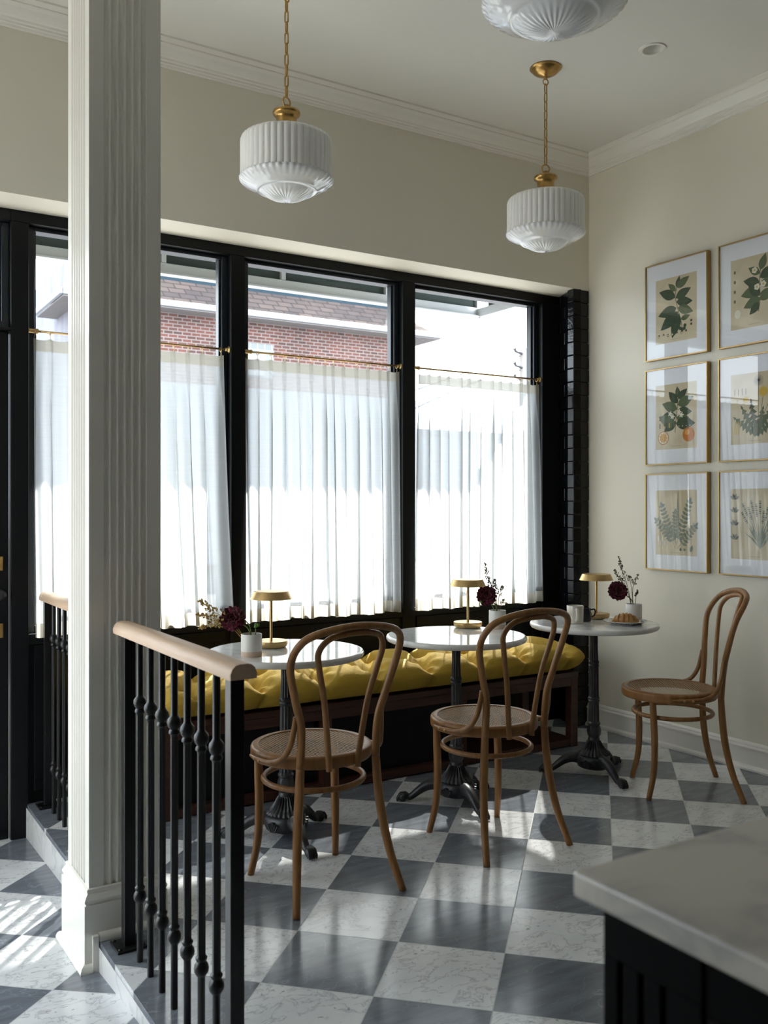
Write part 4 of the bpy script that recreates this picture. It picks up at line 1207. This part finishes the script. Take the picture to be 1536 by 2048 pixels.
def croissant():
    V = []; F = []; n, m = 70, 20
    for i in range(n+1):
        s_ = i/n; a = (s_-.5)*2.3
        cx, cy = .066*sin(a), .034*(1-cos(a)) - .004
        wv = sin(pi*s_)**.75
        seg = (s_*9) % 1.0
        r = max(.0012, .028*wv*(.86 + .20*seg**.7))
        dx, dy = cos(a), sin(a)
        for k in range(m):
            b = 2*pi*k/m
            V.append((cx - dy*r*cos(b), cy + dx*r*cos(b), .004 + max(-.85, sin(b))*r*.92 + .85*.92*r))
    for i in range(n):
        for k in range(m):
            l = (k+1) % m; F.append((i*m+k, i*m+l, (i+1)*m+l, (i+1)*m+k))
    F.append(tuple(range(m))); F.append(tuple(range(n*m, (n+1)*m)))
    o = MB().add(V, F).build('croissant', M_CROIS, smooth=True, loc=(-.612, -.858, TT+.0005))
    o.rotation_euler = (0, 0, radians(-40))
    tag(o, 'golden croissant lying on the patterned plate', 'croissant')
croissant()

# ================================================================== outside
M_ALU = mat('awning_aluminium', (.62, .64, .66), .35, .3)
M_AWN = mat('awning_canvas', (.055, .075, .072), .8)
def awning():
    root = thing('awning', 'dark canvas awning on light metal frame outside the windows', 'awning', (-3.4, 1.27, 2.58))
    L0, L1 = -3.6, 3.60
    mb = MB(); mb.box(L0, L1, .018, .024, .065, .36)
    mb.add([(L0, .02, .36), (L1, .02, .36), (L1, -.92, .70), (L0, -.92, .70)], [(0, 1, 2, 3)])
    mb.add([(L1-.006, -.10, .062), (L1-.006, -.90, .062), (L1-.006, -.90, .69), (L1-.006, -.10, .40)], [(0, 1, 2, 3)])
    mb.build('canvas', M_AWN, root)
    mb = MB(); mb.box(L0, L1, 0, .03, 0, .07); mb.box(L0, L1, -.03, 0.0, 0, .012)
    mb.box(L1-.03, L1, -.92, 0, 0, .06); mb.box(L0, L1, -.01, .017, .165, .185)
    mb.build('frame', M_ALU, root, bevel=.002)
    x = L1-.02
    while x > L0:
        mb = MB(); mb.box(x-.014, x+.014, -.01, .017, .07, .36); mb.build('post', M_ALU, root); x -= .755
awning()

def brick_mat():
    m = mat('red_brick', (.4, .2, .15), .9)
    t = node(m, 'ShaderNodeTexCoord'); sp = node(m, 'ShaderNodeSeparateXYZ'); link(m, t.outputs['Object'], sp.inputs[0])
    cb = node(m, 'ShaderNodeCombineXYZ'); link(m, sp.outputs[0], cb.inputs[0]); link(m, sp.outputs[2], cb.inputs[1])
    def br(c1, c2):
        b = node(m, 'ShaderNodeTexBrick'); link(m, cb.outputs[0], b.inputs['Vector'])
        b.inputs['Scale'].default_value = 1.0; b.inputs['Brick Width'].default_value = .235; b.inputs['Row Height'].default_value = .085
        b.inputs['Mortar Size'].default_value = .012; b.inputs['Color1'].default_value = (*c1, 1); b.inputs['Color2'].default_value = (*c2, 1); b.inputs['Mortar'].default_value = (.27, .245, .235, 1)
        b.inputs['Bias'].default_value = -.1
        return b
    b = br((.175, .080, .066), (.095, .064, .058))
    link(m, mixc(m, .35, b.outputs['Color'], ramp(m, noisef(m, cb.outputs[0], 1.3, 3), [(.35, (.55,.5,.5)), (.7, (1.2,1.1,1.1))]), 'MULTIPLY'), nt(m)[2].inputs['Base Color'])
    return m
def shingle_mat():
    m = mat('asphalt_shingle', (.3, .26, .25), .9)
    t = node(m, 'ShaderNodeTexCoord'); sp = node(m, 'ShaderNodeSeparateXYZ'); link(m, t.outputs['Object'], sp.inputs[0])
    cb = node(m, 'ShaderNodeCombineXYZ'); link(m, sp.outputs[0], cb.inputs[0]); link(m, sp.outputs[1], cb.inputs[1])
    b = node(m, 'ShaderNodeTexBrick'); link(m, cb.outputs[0], b.inputs['Vector'])
    b.inputs['Scale'].default_value = 1.0; b.inputs['Brick Width'].default_value = .42; b.inputs['Row Height'].default_value = .20; b.inputs['Mortar Size'].default_value = .018
    b.inputs['Color1'].default_value = (.105, .083, .076, 1); b.inputs['Color2'].default_value = (.068, .058, .058, 1); b.inputs['Mortar'].default_value = (.040, .036, .036, 1)
    link(m, mixc(m, .5, b.outputs['Color'], ramp(m, noisef(m, cb.outputs[0], 1.0, 3), [(.35, (.7,.7,.75)), (.7, (1.2,1.15,1.1))]), 'MULTIPLY'), nt(m)[2].inputs['Base Color'])
    return m
M_BRICK = brick_mat(); M_SHING = shingle_mat()
M_GUT = mat('white_gutter_metal', (.42, .43, .46), .4)
M_SOFF = mat('pale_soffit', (.30, .28, .27), .7)
M_BLUE = mat('blue_flashing', (.030, .050, .065), .8)
M_GBLOCK = mat('glass_block', (.34, .37, .38), .15)
_t = coords(M_GBLOCK); _b = node(M_GBLOCK, 'ShaderNodeTexBrick'); _s = node(M_GBLOCK, 'ShaderNodeSeparateXYZ'); link(M_GBLOCK, _t, _s.inputs[0]); _c = node(M_GBLOCK, 'ShaderNodeCombineXYZ')
link(M_GBLOCK, _s.outputs[0], _c.inputs[0]); link(M_GBLOCK, _s.outputs[2], _c.inputs[1]); link(M_GBLOCK, _c.outputs[0], _b.inputs['Vector'])
_b.offset = 0; _b.inputs['Scale'].default_value = 1; _b.inputs['Brick Width'].default_value = .2; _b.inputs['Row Height'].default_value = .2; _b.inputs['Mortar Size'].default_value = .012
_b.inputs['Color1'].default_value = (.16,.18,.18,1); _b.inputs['Color2'].default_value = (.22,.24,.25,1); _b.inputs['Mortar'].default_value = (.3,.29,.28,1)
link(M_GBLOCK, _b.outputs['Color'], nt(M_GBLOCK)[2].inputs['Base Color'])
M_STUCCO = mat('grey_stucco', (.48, .46, .48), .9)
_v = coords(M_STUCCO, (1, 1, .3)); link(M_STUCCO, ramp(M_STUCCO, noisef(M_STUCCO, _v, 2.2, 5), [(.3, (.21,.21,.245)), (.7, (.30,.295,.325))]), nt(M_STUCCO)[2].inputs['Base Color'])
M_PALE = mat('pale_painted_masonry', (.30, .32, .35), .8)
def brick_building():
    root = thing('brick_building', 'red brick building with shingle hip roof across the street', 'building', (6, 18, -.3))
    MB().box(-4.47, 4.92, -.03, -.001, .1, 4.6).build('painted_storey', M_PALE, root)
    X0, X1 = -4.45, 4.9                     # local
    ZE = 6.18
    mb = MB(); mb.box(X0, X1, 0, 6, 0, ZE+.12); mb.build('wall', M_BRICK, root)
    e = .50
    mb = MB(); mb.box(X0-e, X0, -e, 2.3, ZE+.12, ZE+.15); mb.box(X0, X1+e, -e, 6.2, ZE+.121, ZE+.15); mb.build('soffit', M_SOFF, root)
    MB().box(X0-.02, X0+.5, .28, 12, 0, 7.55).build('side_wall', M_STUCCO, root)
    mb = MB(); mb.box(X0-e-.06, X1+e+.06, -e-.10, -e-.001, ZE+.151, ZE+.29)
    mb.box(X0-e-.10, X0-e-.001, -e-.10, 2.3, ZE+.151, ZE+.29); mb.box(X1+e+.001, X1+e+.10, -e-.10, 6.2, ZE+.151, ZE+.29)
    mb.build('gutter', M_GUT, root, bevel=.02)
    rz = ZE+.22; dpt = 1.05; rr = .80
    a = (X0-e, -e, rz); b = (X1+e, -e, rz); c = (X1+e-dpt, -e+dpt, rz+dpt*rr); d = (X0-e+dpt, -e+dpt, rz+dpt*rr)
    c2 = (X1+e-dpt, 6.2, rz+dpt*rr); b2 = (X1+e, 6.2, rz); d2 = (X0-e+dpt, 2.3, rz+dpt*rr); a2 = (X0-e, 2.3, rz)
    mb = MB(); mb.add([a, b, c, d, b2, c2, a2, d2], [(0, 1, 2, 3), (1, 4, 5, 2), (6, 0, 3, 7)]); mb.build('roof', M_SHING, root)
    zt = rz + dpt*rr
    mb = MB(); mb.box(X0-e+dpt, X1+e-dpt, -e+dpt-.02, -e+dpt+.0, zt-.02, zt+.14); mb.build('flashing', M_BLUE, root)
    mb = MB(); mb.box(X0-e+dpt, X1+e-dpt, -e+dpt+.001, 6, zt-.2, zt+.42); mb.build('upper_wall', M_BRICK, root)
    f = MB().box(-.35, .45, -.02, -.001, ZE-1.3, ZE-.42).build('glass_block_window', M_GBLOCK, root)
    MB().box(-.28, .17, -.05, -.021, ZE-1.25, ZE-.72).build('vent', M_GUT, f)
    MB().box(-2.2, -1.0, -.06, -.031, 1.0, 3.2).build('shop_window', M_GBLOCK, root)
nospec(M_BRICK, M_SHING, M_STUCCO, M_SOFF, M_PALE, M_BLUE, M_AWN)
brick_building()
root = thing('low_building', 'long low grey building beyond the corner of the street', 'building', (16, 22, -.3))
MB().box(-4.0, 14, 0, 5, 0, 4.0).build('wall', M_PALE, root)
MB().box(-4.05, 14.05, -.05, 5.05, 4.0, 4.2).build('parapet', M_STUCCO, root)
M_POLEW = mat('weathered_pole', (.22, .20, .19), .9)
M_WIRE = mat('dark_wire', (.05, .05, .055), .7)
root = thing('utility_pole', 'weathered utility pole with wires behind the window by the pier', 'utility pole', (11.50, 14, -.3))
mb = MB(); mb.lathe([(.14, 0), (.12, 5.55)], 16, cap1=True); mb.build('pole', M_POLEW, root, smooth=True)
for dz, ex in ((5.35, -3.0), (5.0, -2.6)):
    mb = MB(); mb.tube(catmull([(-.12, 0, dz), (-.6, .3, dz-.12), (-1.5, .8, dz-.5), (ex, 1.6, dz-1.1)], 6), .012, 6); mb.build('wire', M_WIRE, root, smooth=True)
for dz in (5.4, 5.05, 4.75):
    mb = MB(); mb.tube([(-.1, -.05, dz), (-.3, -.05, dz+.04), (-.34, -.05, dz+.12)], [.03, .03, .05], 8); mb.build('insulator', M_WIRE, root, smooth=True)

M_ROAD = mat('asphalt', (.10, .10, .105), .9)
_v = coords(M_ROAD); link(M_ROAD, ramp(M_ROAD, noisef(M_ROAD, _v, 6, 5), [(.3, (.08,.08,.085)), (.7, (.14,.14,.145))]), nt(M_ROAD)[2].inputs['Base Color'])
M_WALK = mat('pale_concrete', (.50, .49, .47), .9)
_v = coords(M_WALK); link(M_WALK, ramp(M_WALK, noisef(M_WALK, _v, 5, 5), [(.3, (.27,.265,.255)), (.7, (.35,.345,.335))]), nt(M_WALK)[2].inputs['Base Color'])
o = MB().box(-60, 50, .36, 4.2, -.45, -.16).build('sidewalk', M_WALK); tag(o, 'pale concrete sidewalk outside the windows', 'sidewalk', kind='structure')
o = MB().box(-60, -5.7, -60, .36, -.5, -.2).build('side_ground', M_WALK); tag(o, 'pale concrete lot beyond the side windows', 'lot', kind='structure')
o = MB().box(-60, 50, 4.2, 60, -.5, -.31).build('road', M_ROAD); tag(o, 'grey asphalt street between the shops', 'street', kind='structure')
